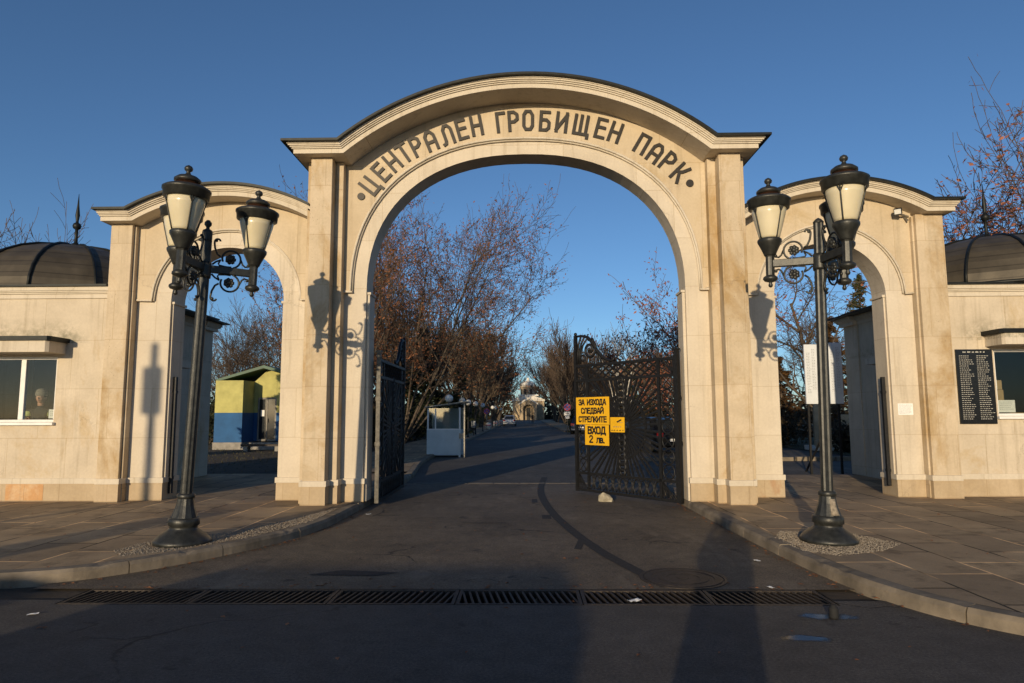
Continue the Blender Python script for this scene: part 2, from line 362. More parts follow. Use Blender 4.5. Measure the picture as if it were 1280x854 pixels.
# ------------------------------------------------------------------ lettering made of strokes
_o = lambda x0, x1: [(x0, .2), (x0, .8), (x0+.13, 1), (x1-.13, 1), (x1, .8), (x1, .2), (x1-.13, 0), (x0+.13, 0), (x0, .2)]
GL = {
 'Ц': (.66, [[(0, 1), (0, 0), (.66, 0), (.66, -.16)], [(.54, 1), (.54, 0)]]),
 'Е': (.5, [[(.5, 1), (0, 1), (0, 0), (.5, 0)], [(0, .55), (.46, .55)]]),
 'Н': (.56, [[(0, 0), (0, 1)], [(.56, 0), (.56, 1)], [(0, .5), (.56, .5)]]),
 'Т': (.6, [[(0, 1), (.6, 1)], [(.3, 1), (.3, 0)]]),
 'Р': (.5, [[(0, 0), (0, 1)], [(.08, 1), (.3, 1), (.5, .86), (.5, .6), (.3, .46), (.08, .46)]]),
 'А': (.56, [[(0, 0), (0, .78), (.16, 1), (.4, 1), (.56, .78), (.56, 0)], [(0, .42), (.56, .42)]]),
 'Л': (.6, [[(-.04, 0), (.06, .03), (.11, .16), (.11, .8), (.24, 1), (.44, 1), (.6, .8), (.6, 0)]]),
 'Г': (.44, [[(0, 0), (0, 1), (.44, 1)]]),
 'О': (.54, [_o(0, .54)]),
 'Б': (.52, [[(.5, 1), (0, 1), (0, 0), (.36, 0), (.52, .13), (.52, .44), (.36, .57), (.16, .57)], [(0, .57), (.14, .57)]]),
 'И': (.58, [[(0, 1), (0, 0)], [(0, .08), (.58, .92)], [(.58, 1), (.58, 0)]]),
 'Й': (.58, [[(0, .92), (0, 0)], [(0, .08), (.58, .84)], [(.58, .92), (.58, 0)], [(.16, 1.16), (.22, 1.06), (.36, 1.06), (.42, 1.16)]]),
 'Щ': (.86, [[(0, 1), (0, 0), (.86, 0), (.86, -.16)], [(.37, 1), (.37, 0)], [(.74, 1), (.74, 0)]]),
 'П': (.54, [[(0, 0), (0, 1), (.54, 1), (.54, 0)]]),
 'К': (.54, [[(0, 0), (0, 1)], [(0, .46), (.2, .5), (.34, .62), (.52, 1)], [(.2, .5), (.54, 0)]]),
 'З': (.5, [[(0, .9), (.12, 1), (.38, 1), (.5, .87), (.5, .66), (.38, .53), (.16, .53)], [(.38, .53), (.5, .4), (.5, .13), (.38, 0), (.12, 0), (0, .1)]]),
 'Х': (.54, [[(0, 0), (.54, 1)], [(0, 1), (.54, 0)]]),
 'Д': (.66, [[(0, -.16), (0, 0), (.66, 0), (.66, -.16)], [(.1, 0), (.2, 1), (.54, 1), (.54, 0)]]),
 'С': (.5, [[(.5, .84), (.37, 1), (.13, 1), (0, .84), (0, .16), (.13, 0), (.37, 0), (.5, .16)]]),
 'В': (.5, [[(0, 0), (0, 1)], [(.05, 1), (.35, 1), (.47, .88), (.47, .66), (.35, .53), (.05, .53)], [(.35, .53), (.5, .4), (.5, .13), (.37, 0), (.05, 0)]]),
 'А2': (.6, [[(0, 0), (.24, 1), (.36, 1), (.6, 0)], [(.1, .3), (.5, .3)]]),
 '2': (.48, [[(0, .82), (.1, 1), (.38, 1), (.48, .84), (.48, .66), (0, .06), (0, 0), (.5, 0)]]),
 'л': (.44, [[(0, 0), (.06, .1), (.1, .66), (.44, .66), (.44, 0)]]),
 'в': (.4, [[(0, 0), (0, .66)], [(.05, .66), (.28, .66), (.37, .58), (.37, .43), (.28, .35), (.05, .35)], [(.28, .35), (.4, .26), (.4, .09), (.29, 0), (.05, 0)]]),
 '.': (.06, [[(0, 0), (.06, 0)]]),
}
def stroke(mb, pts, wd, z0, z1, T):
    """flat ribbon with mitred corners, extruded z0..z1; T maps (x,y,z)->world"""
    P = [Vector((p[0], p[1])) for p in pts]; k = len(P); closed = (P[0]-P[-1]).length < 1e-6 and k > 3
    if closed: P = P[:-1]; k -= 1
    Lf, Rg = [], []
    for i in range(k):
        a = P[i-1] if (i > 0 or closed) else None; b = P[(i+1) % k] if (i < k-1 or closed) else None
        d1 = (P[i]-a).normalized() if a is not None else None; d2 = (b-P[i]).normalized() if b is not None else None
        if d1 is None: d1 = d2
        if d2 is None: d2 = d1
        n1 = Vector((-d1.y, d1.x)); n2 = Vector((-d2.y, d2.x)); n = n1+n2
        n = n.normalized() if n.length > 1e-6 else n1
        sc = wd/2/max(.45, n.dot(n1)); e = Vector((0, 0))
        if not closed and i == 0: e = -d1*wd/2
        if not closed and i == k-1: e = d2*wd/2
        Lf.append(P[i]+n*sc+e); Rg.append(P[i]-n*sc+e)
    m = k if closed else k-1
    vs = [T(p.x, p.y, z) for z in (z0, z1) for arr in (Lf, Rg) for p in arr]
    fs = []
    for i in range(m):
        j = (i+1) % k
        fs += [(i, j, k+j, k+i), (2*k+i, 3*k+i, 3*k+j, 2*k+j), (i, 2*k+i, 2*k+j, j), (k+i, k+j, 3*k+j, 3*k+i)]
    if not closed: fs += [(0, k, 3*k, 2*k), (k-1, 2*k+k-1, 3*k+k-1, k+k-1)]
    mb.add(vs, fs)
def glyph(mb, ch, T, h, wd, depth, step=.0006, xs=1.0):
    wdt, st = GL[ch]
    for i, s in enumerate(st): stroke(mb, [(x*h*xs, y*h) for x, y in s], wd, 0, depth+i*step, T)
    return wdt*h*xs
def text_line(txt, T, cx, y, h, wd, depth, gap=.2, xs=1.0, width=None):
    adv = lambda g: sum((.4*h*xs if c == ' ' else GL[c][0]*h*xs)+g for c in txt)-g
    g = gap*h
    if width: xs *= width/adv(g); g *= width/adv(g) if False else 1
    tot = adv(g); x = cx-tot/2; mb = MB()
    for c in txt:
        if c == ' ': x += .4*h*xs+g; continue
        x += glyph(mb, c, lambda a, b, z, x=x: T(x+a, y+b, z), h, wd, depth, xs=xs)+g
    return mb
def unit_lines(rows, cx0, y0, dy, T, h, rng, wlo, whi, depth=.001):
    """rows of tiny unreadable text: runs of small dashes"""
    mb = MB()
    for i in range(rows):
        x = cx0; end = cx0+rng.uniform(wlo, whi)
        while x < end:
            l = rng.uniform(.5, 1.0)*h*3; 
            k = int(l/(h*.55))
            for j in range(k): 
                xx = x+j*h*.55; v = [T(a, b, z) for z in (0, depth) for a, b in ((xx, y0-i*dy), (xx+h*.36, y0-i*dy), (xx+h*.36, y0-i*dy+h*rng.choice((.7, .7, 1))), (xx, y0-i*dy+h*.7))]
                mb.add(v, [(0, 1, 2, 3), (4, 7, 6, 5), (0, 4, 5, 1), (1, 5, 6, 2), (2, 6, 7, 3), (3, 7, 4, 0)])
            x += l+h*.7
    return mb

# ================================================================== SETTING
GX0, GX1, GY0, GY1 = -4.05, 2.62, 5.86, 6.36            # the drain trench across the drive
def sheet(name, polys, z, mat):
    mb = MB()
    from mathutils.geometry import tessellate_polygon
    for p in polys:
        tri = tessellate_polygon([[Vector((a, b, 0)) for a, b in p]])
        k = len(p); s = sum(p[i][0]*p[(i+1) % k][1]-p[(i+1) % k][0]*p[i][1] for i in range(k))
        mb.add([(a, b, z) for a, b in p], [tuple(t) for t in tri])
    o = mb.build(name, mat, fix=False)
    for f in o.data.polygons:
        if f.normal.z < 0: f.flip()
    return struct(o)
rect = lambda x0, x1, y0, y1: [(x0, y0), (x1, y0), (x1, y1), (x0, y1)]
def holed(x0, x1, y0, y1): return [rect(x0, x1, y0, GY0), rect(x0, GX0, GY0, GY1), rect(GX1, x1, GY0, GY1), rect(x0, x1, GY1, y1)]
sheet('ground', holed(-900, 900, -400, 1800), -.02, 'soil')
KL = [(-45, 5.2), (-12, 5.9), (-8, 6.15), (-6.3, 6.3), (-5.1, 6.40), (-4.55, 6.55), (-4.2, 6.8), (-3.81, 7.24), (-3.35, 8.0), (-3.05, 8.7), (-2.88, 9.46), (-2.82, 10.3), (-2.80, 11.2), (-2.80, 16), (-2.95, 18), (-3.3, 21), (-3.5, 25), (-3.5, 60), (-3.3, 170)]
KR = [(45, 2.2), (12, 3.0), (7, 3.6), (5.2, 4.05), (4.2, 4.55), (3.6, 5.05), (3.3, 5.42), (3.1, 5.85), (2.94, 6.55), (2.86, 7.4), (2.81, 8.6), (2.78, 9.8), (2.74, 11.2), (2.74, 14)]
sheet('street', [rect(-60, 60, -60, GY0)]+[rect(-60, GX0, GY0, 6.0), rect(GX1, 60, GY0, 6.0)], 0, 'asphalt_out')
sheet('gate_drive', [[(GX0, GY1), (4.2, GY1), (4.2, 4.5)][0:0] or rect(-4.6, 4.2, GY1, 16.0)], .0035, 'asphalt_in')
sheet('avenue', [rect(-3.9, 3.4, 16.0, 172)], .001, 'asphalt_far')
sheet('side_lane', [rect(3.4, 26, 16.8, 23.0), rect(3.4, 12, 23.0, 60)], .002, 'asphalt_far')
ch = MB(); ch.add([(GX0, GY0, -.28), (GX1, GY0, -.28), (GX1, GY1, -.28), (GX0, GY1, -.28), (GX0, GY0, .0), (GX1, GY0, .0), (GX1, GY1, .0), (GX0, GY1, .0)],
                  [(0, 1, 2, 3), (0, 4, 5, 1), (1, 5, 6, 2), (2, 6, 7, 3), (3, 7, 4, 0)])
struct(ch.build('drain_channel', 'trench', fix=False))
rg = random.Random(5)
lit = MB()
for i in range(150):
    x = rg.uniform(GX0+.1, GX1-.1); y = rg.uniform(GY0+.05, GY1-.05); s = rg.uniform(.012, .04); a = rg.uniform(0, PI)
    lit.bar((x-s*math.cos(a), y-s*math.sin(a), -.06-rg.random()*.1), (x+s*math.cos(a), y+s*math.sin(a), -.05-rg.random()*.1), .012, .03)
tag(lit.build('drain_debris', 'gravel'), 'scraps of leaves and rubbish lying in the drain under the grates', 'debris', kind='stuff')

def offs(P, d):
    out = []
    for i, p in enumerate(P):
        a = Vector(P[max(0, i-1)]); b = Vector(P[min(len(P)-1, i+1)]); t = (b-a).normalized(); out.append((p[0]-t.y*d, p[1]+t.x*d))
    return out
def resample(P, step):
    out = [P[0]]; acc = 0
    for a, b in zip(P, P[1:]):
        a = Vector(a); b = Vector(b); L = (b-a).length; n = max(1, round(L/step))
        out += [tuple(a.lerp(b, (i+1)/n)) for i in range(n)]
    return out
def smooth(P, it=2):
    for _ in range(it):
        Q = [P[0]]
        for a, b in zip(P, P[1:]): Q += [(.75*a[0]+.25*b[0], .75*a[1]+.25*b[1]), (.25*a[0]+.75*b[0], .25*a[1]+.75*b[1])]
        P = Q+[P[-1]]
    return P
KLs = smooth(KL); KRs = smooth(KR)
def kerb(name, P, side, stone_len, ymax, z1=.122):
    """kerb stones with a chamfered, slightly chipped top edge and open joints"""
    Q = resample([p for p in P], .12); mb = MB(); rr = random.Random(len(P)); i = 0
    while i < len(Q)-1:
        far = abs(Q[i][0]) > 14 or Q[i][1] > 30
        ln = (3.0 if far else stone_len*rr.uniform(.85, 1.15)); j = i; acc = 0
        while j < len(Q)-1 and acc < ln: acc += (Vector(Q[j+1])-Vector(Q[j])).length; j += 1
        seg = Q[i:j+1]; i = j
        if len(seg) < 2: continue
        a, b = Vector(seg[0]), Vector(seg[-1]); g = .006
        seg[0] = tuple(a+(Vector(seg[1])-a).normalized()*g); seg[-1] = tuple(b-(b-Vector(seg[-2])).normalized()*g)
        jz = rr.uniform(-.004, .004); jo = rr.uniform(-.006, .006)
        prof = [(jo, -.03), (jo+.004, z1-.035+jz), (jo+.03, z1+jz), (.17, z1+jz), (.17, -.03)]
        rows = [offs(seg, side*d) for d, z in prof]; vs = []; k = len(prof)
        for q in range(len(seg)):
            for c, (d, z) in enumerate(prof):
                ch_ = (rr.random() < .10 and c in (1, 2)) and not far
                vs.append((rows[c][q][0], rows[c][q][1], z-(rr.uniform(.004, .016) if ch_ else 0)))
        fs = [(q*k+c, q*k+c+1, (q+1)*k+c+1, (q+1)*k+c) for q in range(len(seg)-1) for c in range(k-1)]
        e = (len(seg)-1)*k; fs += [tuple(range(k)), tuple(e+c for c in reversed(range(k)))]
        mb.add(vs, fs)
    return struct(mb.build(name, 'kerb'))
kerb('kerb', KLs, 1, 1.15, 170); kerb('kerb', KRs, -1, 1.25, 14)
pl_ = offs(KLs, .18); pr_ = offs(KRs, -.18)
cutl = [p for p in pl_ if p[1] <= 17.2]
sheet('pavement', [cutl+[(-2.99, 17.2), (-13, 17.2), (-45, 17.2)]], .12, 'paving')
sheet('pavement', [pr_+[(2.93, 14.2), (3.6, 16.6), (13, 16.6), (45, 16.6)]], .12, 'paving')
sheet('avenue_pavement', [[p for p in pl_ if p[1] > 17.3]+[(-6.2, 170), (-6.2, 17.3)]], .118, 'paving')
sheet('avenue_pavement', [rect(3.5, 6.0, 62, 170)], .10, 'paving')
kr = MB(); kr.box(3.4, 3.5, 60, 170, -.02, .11)
struct(kr.build('kerb', 'kerb'))
kr = MB()
for i in range(16): kr.box(3.9+i*1.3, 3.9+i*1.3+1.26, 23.0, 23.18, -.02, .13+.012*(i % 3))
struct(kr.build('kerb', 'kerb', bevel=.02))
sheet('lawn', [rect(12, 60, 23.2, 150), rect(3.6, 12, 60, 62)], .03, 'grass_base')
sheet('dirt_yard', [rect(-45, -6.25, 17.25, 150)], .03, 'soil')
# curved strip of newer asphalt left by the old gate rail, and the small repairs beside it
tr = smooth([(.46, 17.3), (.30, 14.9), (.29, 13.2), (.41, 11.1), (.62, 9.4), (.85, 8.05), (1.09, 7.17), (1.30, 6.45)])
tl = offs(tr, .07); t2 = offs(tr, -.07)
sheet('asphalt_patch', [[tl[i], tl[i+1], t2[i+1], t2[i]] for i in range(len(tr)-1)], .008, 'patch')
sheet('asphalt_patch', [rect(.24, .38, 10.5, 10.9), [(.56, 8.2), (.64, 8.15), (.74, 8.75), (.66, 8.8)], rect(.10, .2, 12.4, 12.9), rect(-.95, -.3, 10.1, 10.14), [(-2.2, 6.9), (-1.5, 6.85), (-1.3, 7.0), (-1.9, 7.1)]], .0078, 'patch')
sl_ = MB()
for i in range(9): sl_.box(-2.55+i*.6, -2.55+i*.6+.57, 15.75, 16.02, -.02, .010)
struct(sl_.build('threshold_stones', 'sill'))
def puddle(cx, cy, rx, ry, seed):
    q = NT('puddle_water'); p = q.pos(); sx = q.n('SeparateXYZ', i_0=p)
    dx = q.math('DIVIDE', q.math('SUBTRACT', sx.outputs[0], cx), rx); dy = q.math('DIVIDE', q.math('SUBTRACT', sx.outputs[1], cy), ry)
    d = q.math('SQRT', q.math('ADD', q.math('MULTIPLY', dx, dx), q.math('MULTIPLY', dy, dy)))
    nn = q.noise(3.2+seed, detail=4, rough=.6); f = q.math('ADD', d, q.math('MULTIPLY', q.math('SUBTRACT', nn, .5), 1.9))
    q.set((.012, .012, .013), .13, 0, .16); q.bump(q.noise(40), .05, .004)
    tr_ = q.n('BsdfTransparent'); mx = q.n('MixShader'); q.l(q.ramp(f, [(.45, 1), (.72, 0)]), mx.inputs[0]); q.l(tr_.outputs[0], mx.inputs[1]); q.l(q.b.outputs[0], mx.inputs[2]); q.l(mx.outputs[0], q.out.inputs[0])
    sheet('puddle', [rect(cx-rx*1.6, cx+rx*1.6, cy-ry*1.6, cy+ry*1.6)], .0045, q.m)
puddle(2.36, 5.54, .30, .14, 0); puddle(1.98, 5.02, .26, .11, 1.3)

def gravel(name, poly, n, label, seed):
    from mathutils.geometry import intersect_point_tri_2d
    rr = random.Random(seed); mb = MB(); xs = [p[0] for p in poly]; ys = [p[1] for p in poly]
    def inside(x, y):
        c = False; j = len(poly)-1
        for i in range(len(poly)):
            if ((poly[i][1] > y) != (poly[j][1] > y)) and x < (poly[j][0]-poly[i][0])*(y-poly[i][1])/(poly[j][1]-poly[i][1])+poly[i][0]: c = not c
            j = i
        return c
    k = 0
    while k < n:
        x = rr.uniform(min(xs), max(xs)); y = rr.uniform(min(ys), max(ys))
        if not inside(x, y): continue
        k += 1; r = rr.uniform(.004, .012); z = .121
        vs = [(x+r*math.cos(a+.6*rr.random())*rr.uniform(.7, 1.2), y+r*math.sin(a)*rr.uniform(.7, 1.2), z) for a in (0, 1.3, 2.6, 3.9, 5.2)]+[(x, y, z+r*rr.uniform(.5, 1.0))]
        mb.add(vs, [(0, 1, 5), (1, 2, 5), (2, 3, 5), (3, 4, 5), (4, 0, 5)])
    return tag(mb.build(name, 'gravel'), label, 'gravel', kind='stuff')
gravel('gravel', [(2.95, 8.25), (3.2, 8.75), (4.0, 8.6), (4.25, 7.9), (3.85, 7.5), (3.25, 7.25), (2.98, 7.5)], 4200, 'loose pale gravel around the right lamp base', 1)
gravel('gravel', [(-4.55, 7.5), (-4.5, 8.0), (-3.7, 8.8), (-3.2, 10.3), (-3.02, 10.9), (-3.0, 9.6), (-3.35, 8.35), (-3.9, 7.5), (-4.3, 7.2)], 3600, 'loose pale gravel along the left kerb by the lamp', 2)

# ================================================================== GATEWAY
def superarc(a, b, zc, cx, n, k=40):
    out = []
    for i in range(k+1):
        t = PI*i/k; c, s = math.cos(t), math.sin(t)
        out.append((cx-a*math.copysign(abs(c)**(2/n), c), zc+b*abs(s)**(2/n)))
    return out                                            # left spring -> crown -> right spring
def top_path(h, zb, cx, zc, Rr, xl, xr, k=44, cut_l=None, cut_r=None):
    """cornice line: level end, arch, level end; offset upwards by h"""
    r = Rr+h; z = zb+h; xj = math.sqrt(r*r-(z-zc)**2); a = math.atan2(z-zc, xj)
    a0 = PI-a if cut_l is None else math.acos((cut_l-cx)/r); a1 = a if cut_r is None else math.acos((cut_r-cx)/r)
    L = [(cx+r*math.cos(a0+(a1-a0)*i/k), zc+r*math.sin(a0+(a1-a0)*i/k)) for i in range(k+1)]
    if cut_r is None: L = L+[(xr, z)]
    if cut_l is None: L = [(xl, z)]+L
    return L
def cornice(root, layers, yf, yb, zb, cx, zc, Rr, xl, xr, kx=1.0, **cut):
    for name, mat, lay in layers:
        mb = MB()
        for h0, h1, d in lay:
            e = d*kx
            lo = top_path(h0, zb, cx, zc, Rr, xl-e, xr+e, **cut); hi = top_path(h1, zb, cx, zc, Rr, xl-e, xr+e, **cut)
            k = len(lo)
            assert k == len(hi), (k, len(hi))
            y0, y1 = yf-d, yb+d
            vs = [(x, y, z) for y in (y0, y1) for L in (lo, hi) for x, z in L]
            fs = []
            for i in range(k-1): fs += [(i, i+1, k+i+1, k+i), (2*k+i, 3*k+i, 3*k+i+1, 2*k+i+1), (i, 2*k+i, 2*k+i+1, i+1), (k+i, k+i+1, 3*k+i+1, 3*k+i)]
            fs += [(0, k, 3*k, 2*k), (k-1, 2*k+k-1, 3*k+k-1, k+k-1)]
            mb.add(vs, fs)
        mb.build(name, mat, root)
LAY = [('cornice', 'cornice', [(0, .078, .20), (.078, .100, .226), (.100, .122, .250), (.122, .148, .274), (.148, .166, .292)]), ('roof_sheet', 'roofmetal', [(.166, .205, .37)])]
def bead(root, name, pts, r, mat): mb = MB(); mb.tube(pts, r, 6, caps=True, smooth=True); return mb.build(name, mat, root)

def base_plan(xj, d, segs, yb, o):
    """plan of a base course that wraps a jamb and follows the steps of a pier"""
    P = [(xj-d*o, yb), (xj-d*o, segs[0][1]-o)]
    for (xe, y), nx in zip(segs, segs[1:]+[None]):
        if nx is None: P.append((xe, y-o))
        else:
            k = xe-d*o if nx[1] < y else xe+d*o
            P += [(k, y-o), (k, nx[1]-o)]
    yw = segs[0][1]
    return P+[(segs[-1][0], yw-.0015), (xj-d*.0008, yw-.0015), (xj-d*.0008, yb)]
gate = thing('main_gateway', 'tall cream stone arch over the drive lettered ЦЕНТРАЛЕН ГРОБИЩЕН ПАРК', 'gateway', (0, 11.9, 0))
def under(o, root):                                       # keep world coordinates under a moved Empty
    o.matrix_parent_inverse = Matrix.Translation(-root.location) if root.rotation_euler.z == 0 else root.matrix_world.inverted(); return o
class Local:
    """collects parts built in world coordinates and parents them to a thing"""
    def __init__(s, root): s.root = root
YP, YM, YW, YB = 11.2, 11.42, 11.65, 12.13
ZB, ZC, RC = 6.06, 2.273, 4.914
XO, XP0, XP1, XMI = 3.83, 3.34, 3.713, 3.20
A_IN = (2.81, 2.50, 3.76, 0.0, 2.3); A_OUT = (3.085, 2.775, 3.76, 0.0, 2.3)
mb = MB()
tp = top_path(0, ZB, .03, ZC, RC, -XO, XO); ai = superarc(*A_IN)
mb.prism([(-XO, .12), (-XO, ZB)]+tp[1:-1]+[(XO, ZB), (XO, .12), (A_IN[0], .12)]+ai[::-1]+[(-A_IN[0], .12)], YW, YB)
body = mb.build('wall', 'jamb', gate)
mb = MB(); ao = superarc(*A_OUT)
tpp = top_path(-.004, ZB, .03, ZC, RC, -XMI, XMI)
mb.prism([(-XMI, 3.76), (-XMI, ZB-.004)]+tpp[1:-1]+[(XMI, ZB-.004), (XMI, 3.76)]+ao[::-1], YW-.07, YW-.001)
panel = mb.build('frieze', 'panel', gate)
mb = MB()
mb.tube([(-XMI, YW-.068, 3.775)]+[(x, YW-.068, z) for x, z in ao]+[(XMI, YW-.068, 3.775)], .022, 6)
mb.tube([(x, YW-.03, z) for x, z in superarc(3.06, 2.75, 3.76, 0, 2.3)], .02, 6)
for s in (-1, 1): mb.box(*sorted((s*3.05, s*XMI)), YW-.085, YW-.001, 3.742, 3.765)
mb.build('moulding', 'cornice', gate)
for s in (-1, 1):
    mb = MB()
    mb.box(*sorted((s*XMI, s*XP0)), YM, YW-.001, .12, ZB-.002); mb.box(*sorted((s*XP1, s*XO)), YM, YW-.001, .12, ZB-.002)
    mb.box(*sorted((s*XP0, s*XP1)), YP, YW-.001, .12, ZB-.003)
    mb.build('pilaster', 'travertine', gate, bevel=.008)
    segs = [(s*XMI, YW), (s*XP0, YM), (s*XP1, YP), (s*XO, YM)]
    MB().prism(base_plan(s*2.81, s, segs, YB, .022), .12, .42, 'z').build('plinth', 'plinth', gate)
    MB().prism(base_plan(s*2.81, s, segs, YB+.02, .040), .421, .515, 'z').build('plinth_cap', 'cornice', gate, bevel=.006)
    mb = MB(); mb.box(*sorted((s*2.757, s*2.808)), YW+.05, YB-.05, .12, 3.72); mb.box(*sorted((s*2.735, s*2.808)), YW+.03, YB-.03, 3.721, 3.765)
    mb.build('jamb_lining', 'jamb', gate, bevel=.005)
cornice(gate, LAY, YP, YB+.2, ZB, .03, ZC, RC, -3.76, 3.76)
LET = [('Ц', -2.76, 5.683, 51.9), ('Е', -2.569, 5.925, 47.0), ('Н', -2.367, 6.116, 41.1), ('Т', -2.165, 6.278, 34.5), ('Р', -1.942, 6.394, 27), ('А', -1.683, 6.494, 22.5), ('Л', -1.388, 6.605, 19.5), ('Е', -1.128, 6.699, 15.5), ('Н', -0.861, 6.77, 10.8), ('Г', -0.421, 6.825, 6.4), ('Р', -0.198, 6.844, 3.6), ('О', 0.069, 6.856, -0.7), ('Б', 0.371, 6.837, -4.4), ('И', 0.673, 6.81, -7.6), ('Щ', 1.031, 6.753, -11), ('Е', 1.374, 6.688, -15.5), ('Н', 1.63, 6.61, -20.5), ('П', 2.102, 6.388, -30.5), ('А', 2.334, 6.215, -36.1), ('Р', 2.556, 6.057, -40.6), ('К', 2.763, 5.847, -46.3)]
LH = .335
for chh, x, z, a in LET:
    a = R(a); ww = GL[chh][0]*LH*.86
    def T(p, q, d, x=x, z=z, a=a, ww=ww):
        p -= ww/2; q -= LH/2; return (x+p*math.cos(a)-q*math.sin(a), YW-.0705-d, z+p*math.sin(a)+q*math.cos(a))
    mb = MB(); glyph(mb, chh, T, LH, .055, .028, xs=.86); mb.build('letter', 'letter', panel)
for x, z in ((-2.92, 5.478), (2.926, 5.656)):
    mb = MB(); mb.prism([(x+.066*math.cos(2*PI*i/20), z+.066*math.sin(2*PI*i/20)) for i in range(20)], YW-.0985, YW-.0705); mb.build('dot', 'letter', panel)

def side_gate(sgn, yp, yw, zb, ccx, czc, cR, xo0, xo1, acx, aa, azc, ar, label, kx):
    """low side arch beside the main one; sgn -1 left, 1 right; xo0/xo1 inner/outer edge of its pilaster"""
    t = thing('side_gateway', label, 'gateway', (0, yw, 0)); yb = yw+.5; XI = 3.832
    lo, hi = (-xo1, -XI) if sgn < 0 else (XI, xo1)
    cut = dict(cut_r=-XI+.06) if sgn < 0 else dict(cut_l=XI-.06)
    w_cut = dict(cut_r=-XI) if sgn < 0 else dict(cut_l=XI)
    tp = top_path(0, zb, ccx, czc, cR, lo, hi, **w_cut)
    a0, a1 = acx-aa, acx+aa
    mb = MB(); mb.prism([(lo, .12)]+tp+[(hi, .12), (a1, .12)]+superarc(aa, ar, azc, acx, 2.0, 30)[::-1]+[(a0, .12)], yw, yb); mb.build('wall', 'jamb', t)
    pi_, po = sgn*xo0, sgn*xo1
    ao = superarc(aa+.325, ar+.325, azc, acx, 2.0, 30)
    pl0, pl1 = (pi_+.001, -XI) if sgn < 0 else (XI, pi_-.001)
    tpp = [p for p in top_path(-.004, zb, ccx, czc, cR, lo, hi, **w_cut) if pl0 < p[0] < pl1]
    zz = lambda x: min(tpp, key=lambda p: abs(p[0]-x))[1]
    mb = MB(); mb.prism([(pl0, azc), (pl0, zz(pl0))]+tpp+[(pl1, zz(pl1)), (pl1, azc)]+ao[::-1], yw-.06, yw-.001); mb.build('spandrel', 'panel', t)
    mb = MB(); mb.tube([(pl0, yw-.058, azc+.014)]+[(x, yw-.058, z) for x, z in ao]+[(pl1, yw-.058, azc+.014)], .019, 6)
    mb.tube([(x, yw-.025, z) for x, z in superarc(aa+.30, ar+.30, azc, acx, 2.0, 30)], .018, 6); mb.build('moulding', 'cornice', t)
    mb = MB(); mb.box(*sorted((pi_, po)), yp, yw-.001, .12, zb-.003); mb.box(*sorted((pi_-sgn*.035, pi_)), yp+.07, yw-.001, .12, zb-.02)
    mb.build('pilaster', 'travertine', t, bevel=.008)
    ina, inb = (-XI, a1) if sgn < 0 else (XI, a0); oua, oub = (a0, pi_) if sgn < 0 else (a1, pi_)
    di, ji, jo = (1, a1, a0) if sgn < 0 else (-1, a0, a1)
    for jx, d, segs in ((ji, di, [(-XI if sgn < 0 else XI, yw)]), (jo, -di, [(pi_, yw), (po, yp)])):
        MB().prism(base_plan(jx, d, segs, yb, .022), .12, .42, 'z').build('plinth', 'plinth', t)
        MB().prism(base_plan(jx, d, segs, yb+.02, .040), .421, .515, 'z').build('plinth_cap', 'cornice', t, bevel=.006)
    for xj, d in ((a0, 1), (a1, -1)):
        mb = MB(); mb.box(*sorted((xj+d*.001, xj+d*.03)), yw+.05, yb-.04, .515, azc-.05); mb.box(*sorted((xj+d*.001, xj+d*.055)), yw+.03, yb-.02, azc-.049, azc-.005)
        mb.build('jamb_lining', 'jamb', t, bevel=.005)
    xl, xr = (-xo1, 0) if sgn < 0 else (0, xo1)
    cornice(t, LAY, yp, yb, zb, ccx, czc, cR, xl, xr, kx, **cut)
    return t
sgl = side_gate(-1, 11.67, 11.89, 5.05, -5.376, 2.319, 3.17, 7.08, 7.47, -5.40, 1.03, 3.665, .985, 'low cream side arch left of the main arch with cracked pilaster', .40)
sgr = side_gate(1, 11.99, 12.20, 5.18, 5.648, 2.519, 3.07, 7.08, 7.567, 5.565, 1.01, 3.75, .975, 'low cream side arch right of the main arch with floodlight above', .55)
def reparent(t):                                          # parts were made in world coordinates
    for c in t.children:
        c.matrix_parent_inverse = Matrix.Translation(-Vector(t.location))
for t in (gate, sgl, sgr): reparent(t)
for o in list(panel.children): o.matrix_parent_inverse = Matrix.Identity(4)

def cells(mb, xs, zs, holes, y0, y1, ax='y'):
    """wall slab on a grid of cells, some left open"""
    P = (lambda x, y, z: (x, y, z)) if ax == 'y' else (lambda x, y, z: (y, x, z))
    nx, nz = len(xs)-1, len(zs)-1; sol = lambda i, k: 0 <= i < nx and 0 <= k < nz and (i, k) not in holes
    for i in range(nx):
        for k in range(nz):
            if not sol(i, k): continue
            x0, x1, z0, z1 = xs[i], xs[i+1], zs[k], zs[k+1]
            v = [P(x0, y0, z0), P(x1, y0, z0), P(x1, y0, z1), P(x0, y0, z1), P(x0, y1, z0), P(x1, y1, z0), P(x1, y1, z1), P(x0, y1, z1)]
            f = [(0, 1, 2, 3), (7, 6, 5, 4)]
            if not sol(i-1, k): f.append((0, 3, 7, 4))
            if not sol(i+1, k): f.append((1, 5, 6, 2))
            if not sol(i, k-1): f.append((0, 4, 5, 1))
            if not sol(i, k+1): f.append((3, 2, 6, 7))
            mb.add(v, f)

